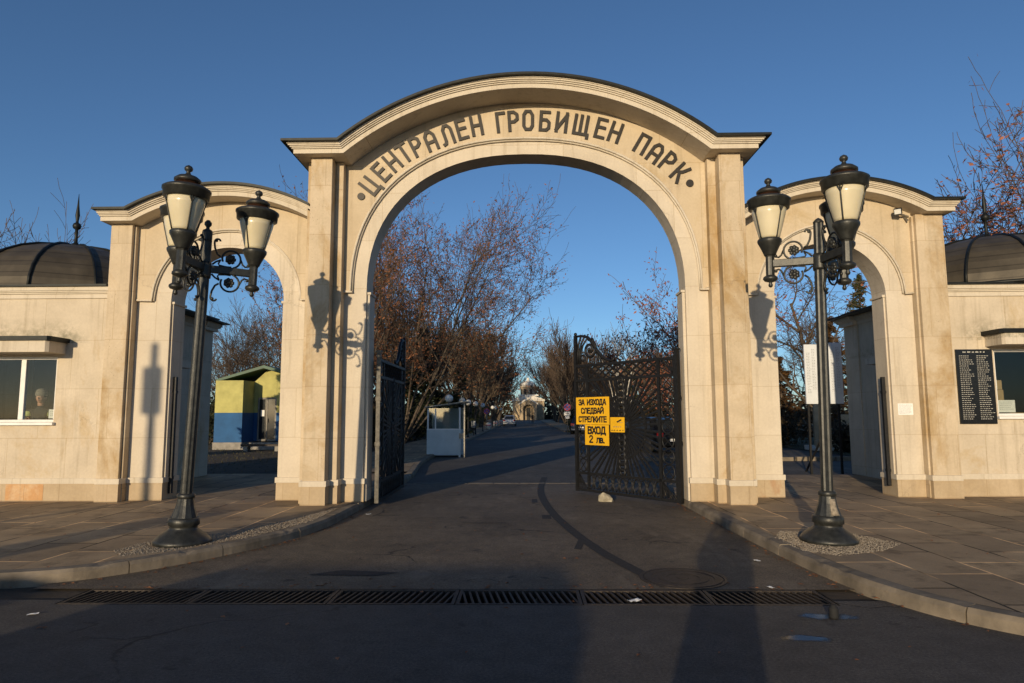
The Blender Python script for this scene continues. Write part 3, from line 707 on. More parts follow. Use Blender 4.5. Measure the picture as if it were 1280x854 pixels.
def pavilion(sgn, yf, xi, xs_, wx0, wx1, wz0, wz1, label):
    """domed kiosk building beside the side arch; xi its edge at the arch, xs_ its passage wall"""
    t = thing('pavilion', label, 'building', (0, yf, 0)); X = lambda x: sgn*x; XE = 11.9; yb = 16.75; zt = 3.74
    s_ = lambda a, b: sorted((X(a), X(b)))
    xs = sorted(X(v) for v in (xi, wx0, wx1, XE)); mb = MB()
    cells(mb, xs, [.12, wz0, wz1, zt], {(1, 1)}, yf, yf+.3)
    # passage wall with the ticket window, back wall, outer wall
    cells(mb, [yf+.45 if yf+.45 > 12.72 else 12.72, 14.05, 14.95, yb-.301], [.12, 1.45, 2.35, zt], {(1, 1)}, X(xs_), X(xs_+.28), 'x')
    mb.box(*s_(xs_, XE), yb-.3, yb, .12, zt); mb.box(*s_(XE-.3, XE), yf+.301, yb-.301, .12, zt)
    mb.build('wall', 'stone', t, fix=2)
    mb = MB(); mb.box(*s_(xs_-.03, xs_+.45), yb-.62, yb+.05, .12, zt-.002); mb.box(*s_(xs_+.08, xs_+.38), yb-.72, yb-.621, .12, zt-.004); mb.build('corner_pillar', 'stone', t, bevel=.015)
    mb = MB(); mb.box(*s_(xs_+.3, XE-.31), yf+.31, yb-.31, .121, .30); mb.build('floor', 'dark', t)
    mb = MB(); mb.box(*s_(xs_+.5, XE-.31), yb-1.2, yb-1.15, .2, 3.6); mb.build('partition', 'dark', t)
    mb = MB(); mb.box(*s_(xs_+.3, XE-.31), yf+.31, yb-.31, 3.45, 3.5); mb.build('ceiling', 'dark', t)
    mb = MB(); a0 = xi+(.0 if sgn > 0 else 0)
    mb.box(*s_(xi+.001, XE), yf-.022, yf-.001, .12, .42); mb.build('plinth', 'plinth', t)
    mb = MB(); mb.box(*s_(xi+.001, XE), yf-.03, yf-.0015, .421, .515); mb.build('plinth_cap', 'cornice', t)
    mb = MB()
    for z0, z1, d in ((zt-.03, zt+.05, .03), (zt+.05, zt+.075, .06), (zt+.075, zt+.10, .085), (zt+.10, zt+.17, .11)):
        mb.box(*s_(xi+.001, XE+d), yf-d, yf+.3, z0+.001, z1)
        mb.box(*s_(xs_-.10-d, XE+d), yb-.64, yb+.05+d, z0+.001, z1); mb.box(*s_(xs_-d, xs_+.5), 12.73, yb-.641, z0+.001, z1)
    mb.build('cornice', 'cornice', t)
    mb = MB(); mb.box(*s_(xi+.002, XE+.2), yf-.17, yb-.65, zt+.172, zt+.205); mb.box(*s_(xs_-.36, XE+.2), yb-.64, yb+.25, zt+.172, zt+.207); mb.build('roof_sheet', 'roofmetal', t)
    # dome
    cx, cy, rad, hh, z0 = X(9.72), 14.0, 2.05, 1.27, zt+.205
    n = 12; k = 8; vs = []; prof = [(rad*math.cos(PI/2*i/k*.985), hh*math.sin(PI/2*i/k*.985)) for i in range(k+1)]
    mb = MB()
    for j in range(n):
        a, b = 2*PI*(j+.5)/n, 2*PI*(j+1.5)/n
        mb.add([(cx+r*math.cos(q), cy+r*math.sin(q), z0+z) for r, z in prof for q in (a, b)], [(2*i, 2*i+1, 2*i+3, 2*i+2) for i in range(k)])
    mb.box(cx-rad*.9, cx+rad*.9, cy-rad*.9, cy+rad*.9, z0-.001, z0+.02) if False else None
    dm = mb.build('dome', 'dome', t)
    mb = MB()
    for j in range(n):
        a = 2*PI*(j+.5)/n; mb.tube([(cx+(r+.015)*math.cos(a), cy+(r+.015)*math.sin(a), z0+z+.012) for r, z in prof], .026, 5)
    mb.lathe([(rad*1.03, -.01), (rad*1.03, .05), (rad*.97, .06)], 36, (cx, cy, z0)); mb.build('rib', 'roofmetal', dm)
    mb = MB(); mb.lathe([(.12, -.02), (.10, .05), (.05, .10), (.035, .12), (.03, .40), (.07, .43), (.085, .48), (.07, .53), (.03, .56), (.028, .60), (.045, .72), (.02, .95), (.004, 1.2)], 12, (cx, cy, z0+hh)); mb.build('spire', 'roofmetal', t)
    # window
    w0, w1 = s_(wx0, wx1); fr = MB(); f = .05; y0 = yf+.05
    for x0, x1, za, zb_ in ((w0, w1, wz0, wz0+f), (w0, w1, wz1-f, wz1), (w0, w0+f, wz0+f, wz1-f), (w1-f, w1, wz0+f, wz1-f)): fr.box(x0+.001, x1-.001, y0, y0+.06, za+.001, zb_-.001)
    ms = [X(9.02)] if sgn < 0 else [X(9.25)]
    for m_ in ms: fr.box(m_-.045, m_+.045, y0-.005, y0+.065, wz0+f, wz1-f)
    fo = fr.build('window_frame', 'white', t, bevel=.006)
    mb = MB(); mb.box(w0+f, w1-f, y0+.025, y0+.032, wz0+f, wz1-f); mb.build('pane', 'glass', fo)
    mb = MB(); mb.box(w0-.03, w1+.03, yf-.07, yf+.049, wz0-.05, wz0+.0); mb.build('sill', 'white', t, bevel=.006)
    # canopy above the window
    c0, c1 = (wx0-.14, wx1+.14); d = .48
    mb = MB(); mb.prism([(X(c0), yf-.001), (X(c0+.0), yf-d+.05), (X(c0+.04), yf-d), (X(c1-.04), yf-d), (X(c1), yf-d+.05), (X(c1), yf-.001)], wz1+.04, wz1+.24, 'z'); mb.build('canopy', 'cornice', t, bevel=.004)
    mb = MB(); mb.prism([(X(c0-.06), yf-.001), (X(c0-.06), yf-d), (X(c0-.02), yf-d-.05), (X(c1+.02), yf-d-.05), (X(c1+.06), yf-d), (X(c1+.06), yf-.001)], wz1+.242, wz1+.315, 'z'); mb.build('canopy_roof', 'roofmetal', t)
    # ticket window facing the passage
    tf = MB(); xx = s_(xs_+.06, xs_+.12)
    for ya, y_b, za, zb_ in ((14.05, 14.95, 1.45, 1.5), (14.05, 14.95, 2.30, 2.35), (14.05, 14.10, 1.5, 2.3), (14.90, 14.95, 1.5, 2.3), (14.48, 14.52, 1.5, 2.3)): tf.box(*xx, ya, y_b, za, zb_)
    tfo = tf.build('ticket_window_frame', 'white', t); mb = MB(); mb.box(*s_(xs_+.085, xs_+.092), 14.1, 14.9, 1.5, 2.3); mb.build('pane', 'glass', tfo)
    mb = MB(); mb.box(*s_(xs_-.16, xs_-.001), 14.0, 15.0, 1.40, 1.445); mb.build('ticket_shelf', 'cornice', t)
    mb = MB(); mb.box(*s_(xs_-.4, xs_-.001), 13.85, 15.1, 2.66, 2.80); mb.build('ticket_canopy', 'cornice', t)
    reparent(t); return t
pvl = pavilion(-1, 11.80, 7.472, 7.98, 8.38, 9.78, 1.49, 2.66, 'left domed stone pavilion with orange stained base and guard at window')
pvr = pavilion(1, 12.27, 7.569, 7.98, 8.47, 9.95, 1.53, 2.74, 'right domed stone pavilion with black name plaque on its wall')

# ================================================================== OBJECTS AT THE GATE
# ---- street lamps with three lanterns
def spiral(c, r0_, r1_, a0, a1, n=22): return [(c[0]+(r0_+(r1_-r0_)*i/n)*math.cos(a0+(a1-a0)*i/n), c[1]+(r0_+(r1_-r0_)*i/n)*math.sin(a0+(a1-a0)*i/n)) for i in range(n+1)]
def make_lamp(label, loc, angs, finial):
    t = thing('street_lamp', label, 'street lamp', loc, 0)
    mb = MB()
    mb.lathe([(.315, 0), (.315, .035), (.30, .055), (.255, .10), (.18, .15), (.155, .175), (.15, .20), (.172, .215), (.172, .285), (.155, .30)], 32)
    mb.lathe([(.145, .30), (.125, .36), (.10, .44), (.088, .52)], 24, flute=.05, smooth=False)
    mb.lathe([(.09, .52), (.10, .53), (.10, .565), (.085, .58)], 24)
    mb.build('base', 'lampiron', t)
    mb = MB(); mb.lathe([(.068, .58), (.064, 3.0), (.060, 3.78)], 20, flute=.12, smooth=False); mb.lathe([(.075, 3.20), (.078, 3.23), (.078, 3.36), (.072, 3.40)], 16); mb.build('post', 'lampiron', t)
    mb = MB()
    if finial: mb.lathe([(.058, 3.78), (.075, 3.55), (.06, 3.66), (.05, 3.72), (.062, 3.76), (.055, 3.80), (.022, 3.82), (.02, 3.84), (.042, 3.87), (.042, 3.90), (.02, 3.93), (.004, 3.935)][2:], 14)
    else: mb.lathe([(.06, 3.78), (.062, 3.80), (.035, 3.83), (.004, 3.85)], 14)
    mb.build('finial', 'lampiron', t)
    RR = .56
    for ai_, a in enumerate(angs):
        ca, sa = math.cos(R(a)), math.sin(R(a)); Q = Matrix.Rotation(R(a), 4, 'Z')
        mb = MB(); mb.box(.05, RR, -.034, .034, 3.275, 3.365, Q); arm = mb.build('arm', 'lampiron', t, bevel=.006)
        for sg in (1, -1):                                # scrolls with a flower above and below the arm
            mb = MB(); z0 = 3.32
            def TP(P): return [Q @ Vector((x, 0, z0+sg*z)) for x, z in P]
            mb.tube(TP(spiral((.29, .155), .115, .100, R(-75), R(205))), .013, 5)
            mb.tube(TP([(.17, .125), (.15, .08), (.16, .06), (.24, .05), (.30, .052)]), .011, 5)
            mb.tube(TP([(.40, .17), (.43, .10), (.46, .075), (.49, .085)]), .012, 5)
            mb.tube(TP([(.17, .17), (.13, .20), (.10, .27), (.09, .33)]+spiral((.135, .36), .045, .02, PI, PI*.1, 8)), .013, 5)
            mb.tube(TP([(.08, .06), (.12, .10), (.175, .13)]), .012, 5)
            for k in range(7):
                b = 2*PI*k/7; mb.sphere(Q @ Vector((.285+.040*math.cos(b), 0, z0+sg*(.150+.040*math.sin(b)))), .030, 6, (1, .7, 1))
            mb.sphere(Q @ Vector((.285, -.0, z0+sg*.150)), .036, 8); mb.sphere(Q @ Vector((.495, 0, z0+sg*.095)), .024, 6); mb.sphere(Q @ Vector((.11, 0, z0+sg*.37)), .022, 6)
            mb.build('scroll', 'lampiron', arm)
        c = (RR*ca, RR*sa, 0); mb = MB(); H0 = 3.02
        mb.lathe([(.004, H0), (.022, H0+.012), (.028, H0+.035), (.018, H0+.06), (.022, H0+.07), (.07, H0+.085), (.088, H0+.11), (.085, H0+.135), (.055, H0+.16)], 18, c)
        mb.lathe([(.055, H0+.16), (.055, H0+.40), (.062, H0+.42)], 16, c, flute=.10, smooth=False)
        mb.lathe([(.066, H0+.42), (.072, H0+.435), (.085, H0+.47), (.125, H0+.56), (.145, H0+.60), (.145, H0+.63), (.132, H0+.645)], 22, c)
        sq = lambda m_: setattr(m_, 'v', [(x, y, H0+(z-H0)*.955) for x, y, z in m_.v]) or m_
        lan = sq(mb).build('lantern', 'lampiron', t)
        mb = MB(); gl_ = [(.118, H0+.645), (.128, H0+.68), (.165, H0+.83), (.198, H0+.97), (.212, H0+1.05)]; mb.lathe(gl_, 28, c); sq(mb).build('glass', 'lampglass', lan)
        mb = MB()
        for k in range(4):
            b = R(a)+PI/4+k*PI/2; P = [(c[0]+(r+.008)*math.cos(b), c[1]+(r+.008)*math.sin(b), z) for r, z in gl_]
            mb.tube(P, .009, 5)
            for d in (-.16, .16): mb.tube([P[3], (c[0]+.222*math.cos(b+d), c[1]+.222*math.sin(b+d), H0+1.05)], .008, 5)
        sq(mb).build('glazing_bar', 'lampiron', lan)
        mb = MB()
        mb.lathe([(.215, H0+1.035), (.245, H0+1.05), (.250, H0+1.13), (.262, H0+1.14), (.262, H0+1.165), (.235, H0+1.185)], 30, c)
        mb.lathe([(.12, H0+1.25), (.145, H0+1.262), (.145, H0+1.29), (.105, H0+1.325), (.05, H0+1.345), (.03, H0+1.36), (.02, H0+1.385), (.042, H0+1.405), (.048, H0+1.43), (.036, H0+1.455), (.004, H0+1.475)], 24, c)
        cap = sq(mb).build('cap', 'lampiron', lan)
        mb = MB(); mb.lathe([(.234, H0+1.183), (.19, H0+1.205), (.125, H0+1.225), (.118, H0+1.252)], 28, c); sq(mb).build('copper_band', 'copper', lan)
    return t
lampL = make_lamp('dark iron lamp post with three lanterns on the left pavement', (-4.03, 7.97, .12), (-90, 30, 150), True)
lampR = make_lamp('dark iron lamp post with worn poster on its base, right pavement', (3.50, 8.05, .12), (-83, 37, 157), False)
lampL.scale = (1, 1, .985); lampL.rotation_euler.y = R(2.0); lampR.rotation_euler.y = R(1.2)      # both posts lean a little
mb = MB()
P_ = []
for z, r in ((.315, .147), (.37, .126), (.44, .104), (.495, .094)):
    for a in (-100, -85, -70, -58): P_.append(((r+.006)*math.cos(R(a)), (r+.006)*math.sin(R(a)), z))
mb.add(P_, [(4*i+j, 4*i+j+1, 4*i+j+5, 4*i+j+4) for i in range(3) for j in range(3)], True); po_ = mb.build('poster_scrap', 'gravel', lampR, fix=False)
po_.modifiers.new('solid', 'SOLIDIFY').thickness = .002

# ---- wrought iron gate leaves
def make_leaf(name, label, hinge, ang, mirror=False):
    """leaf in its own plane: u from hinge to free end, v up; u axis at angle ang"""
    t = thing(name, label, 'gate', (hinge[0], hinge[1], 0), ang)
    L = 2.62; fr = MB(); MB.K = 1.75
    def B(mb, u0, v0, u1, v1, w_, d_=None, y=0.0): mb.bar((u0, y, v0), (u1, y, v1), w_*(1.75 if w_ < .03 else 1.3), d_ or w_, (0, 1, 0))
    mb = MB(); mb.box(-.035, .035, -.035, .035, .06, 2.72); mb.box(-.045, .045, -.045, .045, 1.05, 1.12); mb.box(-.045, .045, -.045, .045, 1.85, 1.92); mb.box(-.05, .05, -.05, .05, 2.72, 2.75)
    mb.build('hinge_post', 'stile' if mirror else 'iron', t)
    mb = MB(); mb.box(L-.03, L+.03, -.03, .03, .05, 3.22); mb.sphere((L, 0, 3.25), .036, 8); mb.build('end_post', 'iron', t)
    for v, h in ((.09, .05), (.42, .035), (2.28, .045), (2.58, .06)):
        B(fr, .035, v, L-.03, v, .04, h)
    for u in (.42, 2.28): B(fr, u, .09, u, 2.58, .045, .035)
    B(fr, .06, .09, .06, 2.58, .03); fr.build('frame', 'iron', t)
    la = MB(); n = 9; du = (2.26-.44)/n*2                  # diamond lattice under the top rail
    for i in range(-2, n):
        for sgn in (1, -1):
            pts = []
            for k in range(9):
                v = 2.30+.26*k/8; u = .44+du/2*i+ (du*k/8 if sgn > 0 else du*(1-k/8))
                if .43 <= u <= 2.27: pts.append((u, .006*sgn, v))
            if len(pts) > 1: la.tube(pts, .011, 4, smooth=False)
    la.build('lattice', 'iron', t)
    ra = MB(); cu, cv = 1.35, 1.35                          # sunburst of paired rays round the central stem
    for k in range(26):
        a = R(8+ k*(164/12.0)) if k < 13 else R(188+(k-13)*(164/12.0))
        if abs(math.cos(a)) < .12: continue
        ca, sa = math.cos(a), math.sin(a)
        ru = (.90 if ca > 0 else .90)/abs(ca); rv = (.92 if sa > 0 else .92)/max(1e-6, abs(sa)); rr = min(ru, rv)
        for o in (-.022, .022):
            if rr > .4: B(ra, cu+.24*ca-o*sa, cv+.24*sa+o*ca, cu+rr*ca-o*2.2*sa, cv+rr*sa+o*2.2*ca, .021)
        if k % 2 == 0: ra.sphere((cu+.62*rr*ca, 0, cv+.62*rr*sa), .034, 6, (1, .5, 1))
    for k in range(24):
        a, b = 2*PI*k/24, 2*PI*(k+1)/24
        for rad in (.22, .60): B(ra, cu+rad*math.cos(a), cv+rad*math.sin(a), cu+rad*math.cos(b), cv+rad*math.sin(b), .024)
    ra.build('sunburst', 'iron', t)
    st = MB()                                             # ornate central stem
    for o in (-.13, .13): B(st, cu+o, .42, cu+o*.62, 1.15, .02); B(st, cu+o*.62, 1.55, cu+o, 2.28, .02)
    for v in [.50+.11*i for i in range(17)]:
        if 1.2 < v < 1.5: continue
        rr = .05+.035*abs(math.sin(v*7))
        st.tube([(cu+rr*math.cos(2*PI*k/10), 0, v+rr*.9*math.sin(2*PI*k/10)) for k in range(10)], .020, 4, closed=True)
    for k in range(8): st.sphere((cu+.09*math.cos(k*PI/4), 0, cv+.09*math.sin(k*PI/4)), .055, 6, (1, .5, 1))
    st.build('centre_stem', 'iron', t)
    for (u0, u1) in ((.06, .42), (2.28, L-.03)):            # narrow side fields: fans and ovals
        sp = MB(); um = (u0+u1)/2; w2 = (u1-u0)/2-.02
        for k in range(6):
            f = k/5; B(sp, u0+.02, 2.29, u0+.03+f*(u1-u0-.05), 2.57 if f < .99 else 2.45, .011); B(sp, u1-.02, .42, u0+.03+f*(u1-u0-.05), .10, .011)
        for j in range(7):
            vc = .58+.265*j
            sp.tube([(um+w2*.8*math.cos(2*PI*k/14), 0, vc+.128*math.sin(2*PI*k/14)) for k in range(14)], .0095, 4, closed=True)
            B(sp, um-w2*.8, vc-.12, um+w2*.8, vc+.12, .009); B(sp, um+w2*.8, vc-.12, um-w2*.8, vc+.12, .009, y=.004)
        sp.build('side_panel', 'iron', t)
    lo = MB()
    for k in range(11):
        uc = .50+.172*k
        lo.tube([(uc+.085*math.cos(PI*i/8), 0, .12+.27*math.sin(PI*i/8)) for i in range(9)], .010, 4); lo.tube([(uc+.085*math.cos(PI*i/8), .004, .40-.27*math.sin(PI*i/8)) for i in range(9)], .009, 4)
    lo.build('lower_panel', 'iron', t)
    sc = MB()                                             # scrolled crest at the free end
    q = lambda P: [(L-x, 0, 2.60+z) for x, z in P]
    sc.tube(q([(.04, .60), (.18, .60), (.36, .56), (.50, .44), (.62, .27), (.78, .12), (.98, .03), (1.08, .05), (1.11, .10)]), [.014, .016, .018, .02, .02, .018, .016, .014, .006], 6)
    sc.tube(q(spiral((.42, .30), .20, .03, R(100), R(100-640), 40)), .015, 6)
    sc.tube(q([(.42, .50), (.50, .52), (.55, .42)]), .013, 5)
    for x1, z1 in ((.16, .58), (.27, .57), (.36, .54)): sc.tube(q([(x1, z1), (x1*.62, z1*.75), (x1*.42, z1*.40), (x1*.40, .02)]), .012, 5)
    sc.tube(q(spiral((.22, .12), .10, .025, R(200), R(-160), 20)), .012, 5)
    for x1 in (.66, .74, .84): sc.tube(q([(.60, .30), ((x1+.60)/2+.01, .17), (x1, .035)]), .011, 5); sc.sphere(q([(x1, .03)])[0], .024, 6)
    sc.sphere(q([(.57, .36)])[0], .045, 6, (1.2, .5, .9)); sc.sphere(q([(.40, .30)])[0], .04, 6)
    for k in range(4): sc.sphere(q([(.10+.09*k, .605)])[0], .026, 6, (1.3, .5, .7))
    sc.tube(q([(.0, .33), (.10, .32), (.22, .24)]), .010, 5)
    sc.build('crest', 'iron', t); MB.K = 1.0
    return t
angR = math.atan2(13.9-11.85, 1.05-2.66)
leafR = make_leaf('gate_leaf', 'right wrought iron gate leaf carrying three yellow signs', (2.66, 11.85), angR)
leafL = make_leaf('gate_leaf', 'left wrought iron gate leaf swung back behind the cream pier', (-2.63, 11.95), math.atan2(2.6, -.03), True)
for xh, side in ((2.745, 1), (-2.74, -1)):
    pass
def on_leaf(u, v, d): 
    c, s = math.cos(angR), math.sin(angR)                 # the side of the leaf facing the camera
    return (2.66+u*c-(.036+d)*-s*1.0, 11.85+u*s-(.036+d)*c*-1.0*-1.0*-1.0, v) if False else (2.66+u*c+(.036+d)*s*-1.0, 11.85+u*s+(.036+d)*c, v)
def sign(name, label, u0, u1, v0, v1, lines, group=None, deco=None, tilt=0):
    t = thing(name, label, 'sign', on_leaf((u0+u1)/2, v0, 0), 0, group)
    um = (u0+u1)/2
    T = lambda x, y, z: on_leaf(um-x, y, .006+z)           # x to the viewer's right
    mb = MB(); P = [(u0, v0), (u1, v0), (u1, v1), (u0, v1)]
    vs = [on_leaf(u, v, d) for d in (0, .006) for u, v in P]; mb.add(vs, [(0, 1, 2, 3), (7, 6, 5, 4), (0, 4, 5, 1), (1, 5, 6, 2), (2, 6, 7, 3), (3, 7, 4, 0)]); mb.build('panel', 'yellow', t)
    for txt, y, h, wd, width in lines: text_line(txt, T, 0, y, h, wd, .0015, .22, width=width).build('lettering', 'ink', t)
    if deco: deco(T, t)
    reparent(t); return t
A2 = GL['А']; GL['А'] = GL['А2']
sign('warning_sign', 'large yellow sign reading ЗА ИЗХОДА СЛЕДВАЙ СТРЕЛКИТЕ', 1.64, 2.585, 1.39, 1.935, [('ЗА ИЗХОДА', 1.785, .098, .028, .80), ('СЛЕДВАЙ', 1.615, .098, .028, .66), ('СТРЕЛКИТЕ', 1.445, .098, .028, .82)])
sign('price_sign', 'yellow sign reading ВХОД 2 лв. below the larger yellow sign', 1.66, 2.33, .985, 1.383, [('ВХОД', 1.215, .125, .036, .52), ('2 лв.', 1.04, .125, .031, .44)])
GL['А'] = A2
def camdeco(T, t):
    mb = MB(); mb.prism([(-.02, 1.455), (.10, 1.50), (.115, 1.475), (-.005, 1.43)], 0, .002, 'z')
    mb.v = [T(*v) for v in mb.v]; mb.build('camera_symbol', 'ink', t)
    unit_lines(1, .03, 1.43, .03, T, .014, random.Random(2), .10, .11).build('small_print', 'grey_ink', t)
    unit_lines(1, -.10, 1.345, .03, T, .018, random.Random(3), .20, .21).build('small_print', 'grey_ink', t)
    unit_lines(1, -.16, 1.275, .03, T, .026, random.Random(4), .31, .32).build('small_print', 'ink', t)
sign('camera_notice', 'small yellow notice with surveillance camera symbol beside larger yellow sign', 1.245, 1.615, 1.25, 1.535, [], deco=camdeco)

# ---- drain grates
gx = [(-4.03, -2.93), (-2.92, -1.72), (-1.71, -.62), (-.61, .47), (.48, 1.58), (1.59, 2.60)]
desc = ['drain grate at the left end, beside the kerb', 'second drain grate from the left kerb', 'third drain grate from the left, left of the road centre', 'drain grate right of road centre with white scrap on its end', 'drain grate in front of the round manhole cover', 'rusty drain grate at the right end, beside the kerb']
for i, ((x0, x1), d) in enumerate(zip(gx, desc)):
    t = thing('drain_grate', d, 'grate', ((x0+x1)/2, 6.11, 0), 0, 'iron grates across the drive'); hw = (x1-x0)/2
    rr = random.Random(i); mb = MB(); hy = (GY1-GY0)/2-.01
    mb.box(-hw, hw, -hy, -hy+.035, -.045, .002); mb.box(-hw, hw, hy-.035, hy, -.045, .002); mb.box(-hw, -hw+.03, -hy+.035, hy-.035, -.045, .0015); mb.box(hw-.03, hw, -hy+.035, hy-.035, -.045, .0015)
    mb.build('frame', 'cast', t)
    nb = int((2*hw-.06)/.058); st_ = (2*hw-.06)/nb
    for j in range(nb):
        x = -hw+.03+st_*(j+.5); sk = .035 if i < 3 else -.035
        mb = MB(); mb.prism([(x-.010-sk, -hy+.035), (x+.010-sk, -hy+.035), (x+.010+sk, hy-.035), (x-.010+sk, hy-.035)], -.04, -.002-rr.random()*.004, 'z'); mb.build('slat', 'cast', t)
t = thing('manhole_cover', 'round cast iron manhole cover set in the asphalt', 'manhole cover', (1.52, 6.78, .0036))
mb = MB(); mb.lathe([(.42, 0), (.42, .006), (.39, .007), (.385, .002), (.375, .002), (.37, .009), (.30, .009), (.295, .005), (.25, .005), (.245, .009), (.16, .009), (.155, .005), (.06, .005), (.055, .009), (.0001, .009)], 40, smooth=False)
mb.build('lid', 'cast', t)

# ---- rock holding the gate, litter
rr = random.Random(8); mb = MB(); pts = [(math.cos(a)*r_*.16, math.sin(a)*r_*.11, z) for z, r_ in ((0, 1.0), (.05, .95), (.11, .55), (.15, .18)) for a in [2*PI*k/7 for k in range(7)]]
pts = [(x*rr.uniform(.8, 1.2)-.03*(z > .1), y*rr.uniform(.8, 1.2), z*rr.uniform(.9, 1.1)) for x, y, z in pts]
mb.add(pts, [(i*7+j, i*7+(j+1) % 7, (i+1)*7+(j+1) % 7, (i+1)*7+j) for i in range(3) for j in range(7)]+[tuple(range(21, 28)), tuple(reversed(range(7)))])
o = mb.build('rock', 'rock'); o.location = (1.46, 12.6, .003); tag(o, 'pale wedge of rock on the asphalt before the right gate leaf', 'rock')
def scrap(label, x, y, z, s, seed, mat='paper'):
    rr = random.Random(seed); mb = MB(); n = 5
    vs = [((i-2)*s*.4, (j-1)*s*.45, s*.22*rr.random()+.002) for i in range(n) for j in range(3)]
    mb.add(vs, [(i*3+j, (i+1)*3+j, (i+1)*3+j+1, i*3+j+1) for i in range(n-1) for j in range(2)])
    o = mb.build('paper_scrap', mat); o.modifiers.new('solid', 'SOLIDIFY').thickness = .001; o.location = (x, y, z); o.rotation_euler = (0, 0, rr.uniform(0, 3)); tag(o, label, 'litter')
scrap('crumpled white scrap on the drain grate right of centre', .92, 5.98, .003, .07, 3)
scrap('small white scrap on the road by the right kerb', 2.5, 7.55, .004, .05, 5)
scrap('white scrap beside the right end of the drain', 2.24, 6.42, .004, .04, 6)
scrap('tiny white scrap on the asphalt by the left gate pier', -2.55, 11.0, .004, .05, 7)
scrap('pale scrap on the street before the left kerb', -4.0, 5.55, .002, .05, 9)
mb = MB(); mb.lathe([(.0001, 0), (.034, 0), (.036, .01), (.036, .07), (.03, .085), (.022, .09), (.022, .10), (.0001, .101)], 14); o = mb.build('drink_can', 'rubber'); o.location = (2.40, 5.50, .0045); tag(o, 'small dark can standing in the puddle by the right kerb', 'can')

# ---- fixtures on the walls
def wallbox(mb, x0, x1, z0, z1, y, d): mb.box(x0, x1, y-d, y, z0, z1)
t = thing('name_plaque', 'black stone plaque with two columns of pale names, right wall', 'plaque', (8.09, 12.269, 1.4))
mb = MB(); mb.box(7.775, 8.425, 12.24, 12.269, 1.395, 2.735); mb.build('slab', 'plaque', t)
TQ = lambda x, y, z: (x, 12.2398-z, y)
rr = random.Random(12)
unit_lines(1, 7.90, 2.675, .04, TQ, .026, rr, .38, .39).build('heading', 'engrave', t)
unit_lines(32, 7.83, 2.61, .0365, TQ, .0135, rr, .14, .24).build('name_column', 'engrave', t); unit_lines(32, 8.14, 2.61, .0365, TQ, .0135, rr, .14, .24).build('name_column', 'engrave', t); reparent(t)
t = thing('wall_notice', 'small white paper notice on the right side arch pier', 'notice', (6.78, 12.19, 1.56))
mb = MB(); mb.box(6.655, 6.92, 12.192, 12.199, 1.56, 1.765); mb.build('sheet', 'paper', t)
unit_lines(9, 6.675, 1.735, .019, lambda x, y, z: (x, 12.1918-z, y), .008, rr, .17, .22).build('small_print', 'grey_ink', t); reparent(t)
t = thing('floodlight', 'small floodlight on bracket under the right side arch cornice', 'floodlight', (6.85, 12.13, 5.15))
mb = MB(); mb.bar((7.03, 12.13, 5.17), (6.80, 12.0, 5.19), .03); mb.bar((6.95, 12.13, 5.17), (6.98, 12.05, 5.08), .025); mb.build('bracket', 'galv', t)
mb = MB(); mb.box(-.065, .065, -.04, .04, -.055, .055, Matrix.Translation((6.74, 11.93, 5.22)) @ Matrix.Rotation(R(-35), 4, 'Z') @ Matrix.Rotation(R(25), 4, 'X')); mb.build('housing', 'iron', t, bevel=.01)
mb = MB(); mb.box(-.052, .052, -.046, -.041, -.043, .043, Matrix.Translation((6.74, 11.93, 5.22)) @ Matrix.Rotation(R(-35), 4, 'Z') @ Matrix.Rotation(R(25), 4, 'X')); mb.build('lens', 'globe', t); reparent(t)
for sx, lab, y, z0, z1 in ((-1, 'narrow black metal gate post fixed to the left side arch jamb', 12.08, .22, 2.30), (1, 'narrow black metal gate post fixed to the right side arch jamb', 12.38, .30, 2.25)):
    x = -6.37 if sx < 0 else 6.512
    t = thing('gate_post', lab, 'post', (x, y, z0))
    mb = MB(); mb.box(x-.028, x+.028, y-.035, y+.035, z0, z1); mb.build('shaft', 'iron', t, bevel=.004)
    for z in (z0+.25, z1-.3): mb = MB(); mb.box(*sorted((x-sx*-.029, x-sx*-.026-sx*-.0)), y-.05, y+.05, z, z+.06) if False else mb.box(x-.034, x+.034, y-.04, y+.04, z, z+.05); mb.build('clamp', 'iron', t)
    reparent(t)
# ---- things inside the pavilion windows
def papers(label, x0, x1, z0, z1, y, rows=5):
    t = thing('window_paper', label, 'paper', (x0, y, z0)); mb = MB(); mb.box(x0, x1, y, y+.004, z0, z1); mb.build('sheet', 'paper', t)
    unit_lines(rows, x0+.025, z1-.04, (z1-z0-.06)/rows, lambda a, b, c: (a, y-.0006-c, b), .010, random.Random(rows), (x1-x0)*.6, (x1-x0)*.85).build('small_print', 'grey_ink', t); reparent(t)
papers('white sheet of paper behind the right pavilion window', 8.55, 8.85, 1.60, 1.82, 12.37)
papers('small white card in the corner of the left pavilion window', -8.56, -8.45, 1.56, 1.72, 11.92, 3)
for x0, x1, z0, z1, lab in ((8.56, 8.88, 1.60, 2.02, 'brown cardboard box standing behind the right pavilion window'), (8.63, 8.86, 2.02, 2.20, 'smaller brown box on top of the box behind the right window')):
    t = thing('cardboard_box', lab, 'box', (x0, 12.75, z0)); mb = MB(); mb.box(x0, x1, 12.68, 12.98, z0, z1-.004); mb.build('carton', 'beige', t, bevel=.004)
    mb = MB(); mb.box((x0+x1)/2-.025, (x0+x1)/2+.025, 12.678, 12.982, z0+.01, z1); mb.build('tape', 'paper', t); reparent(t)
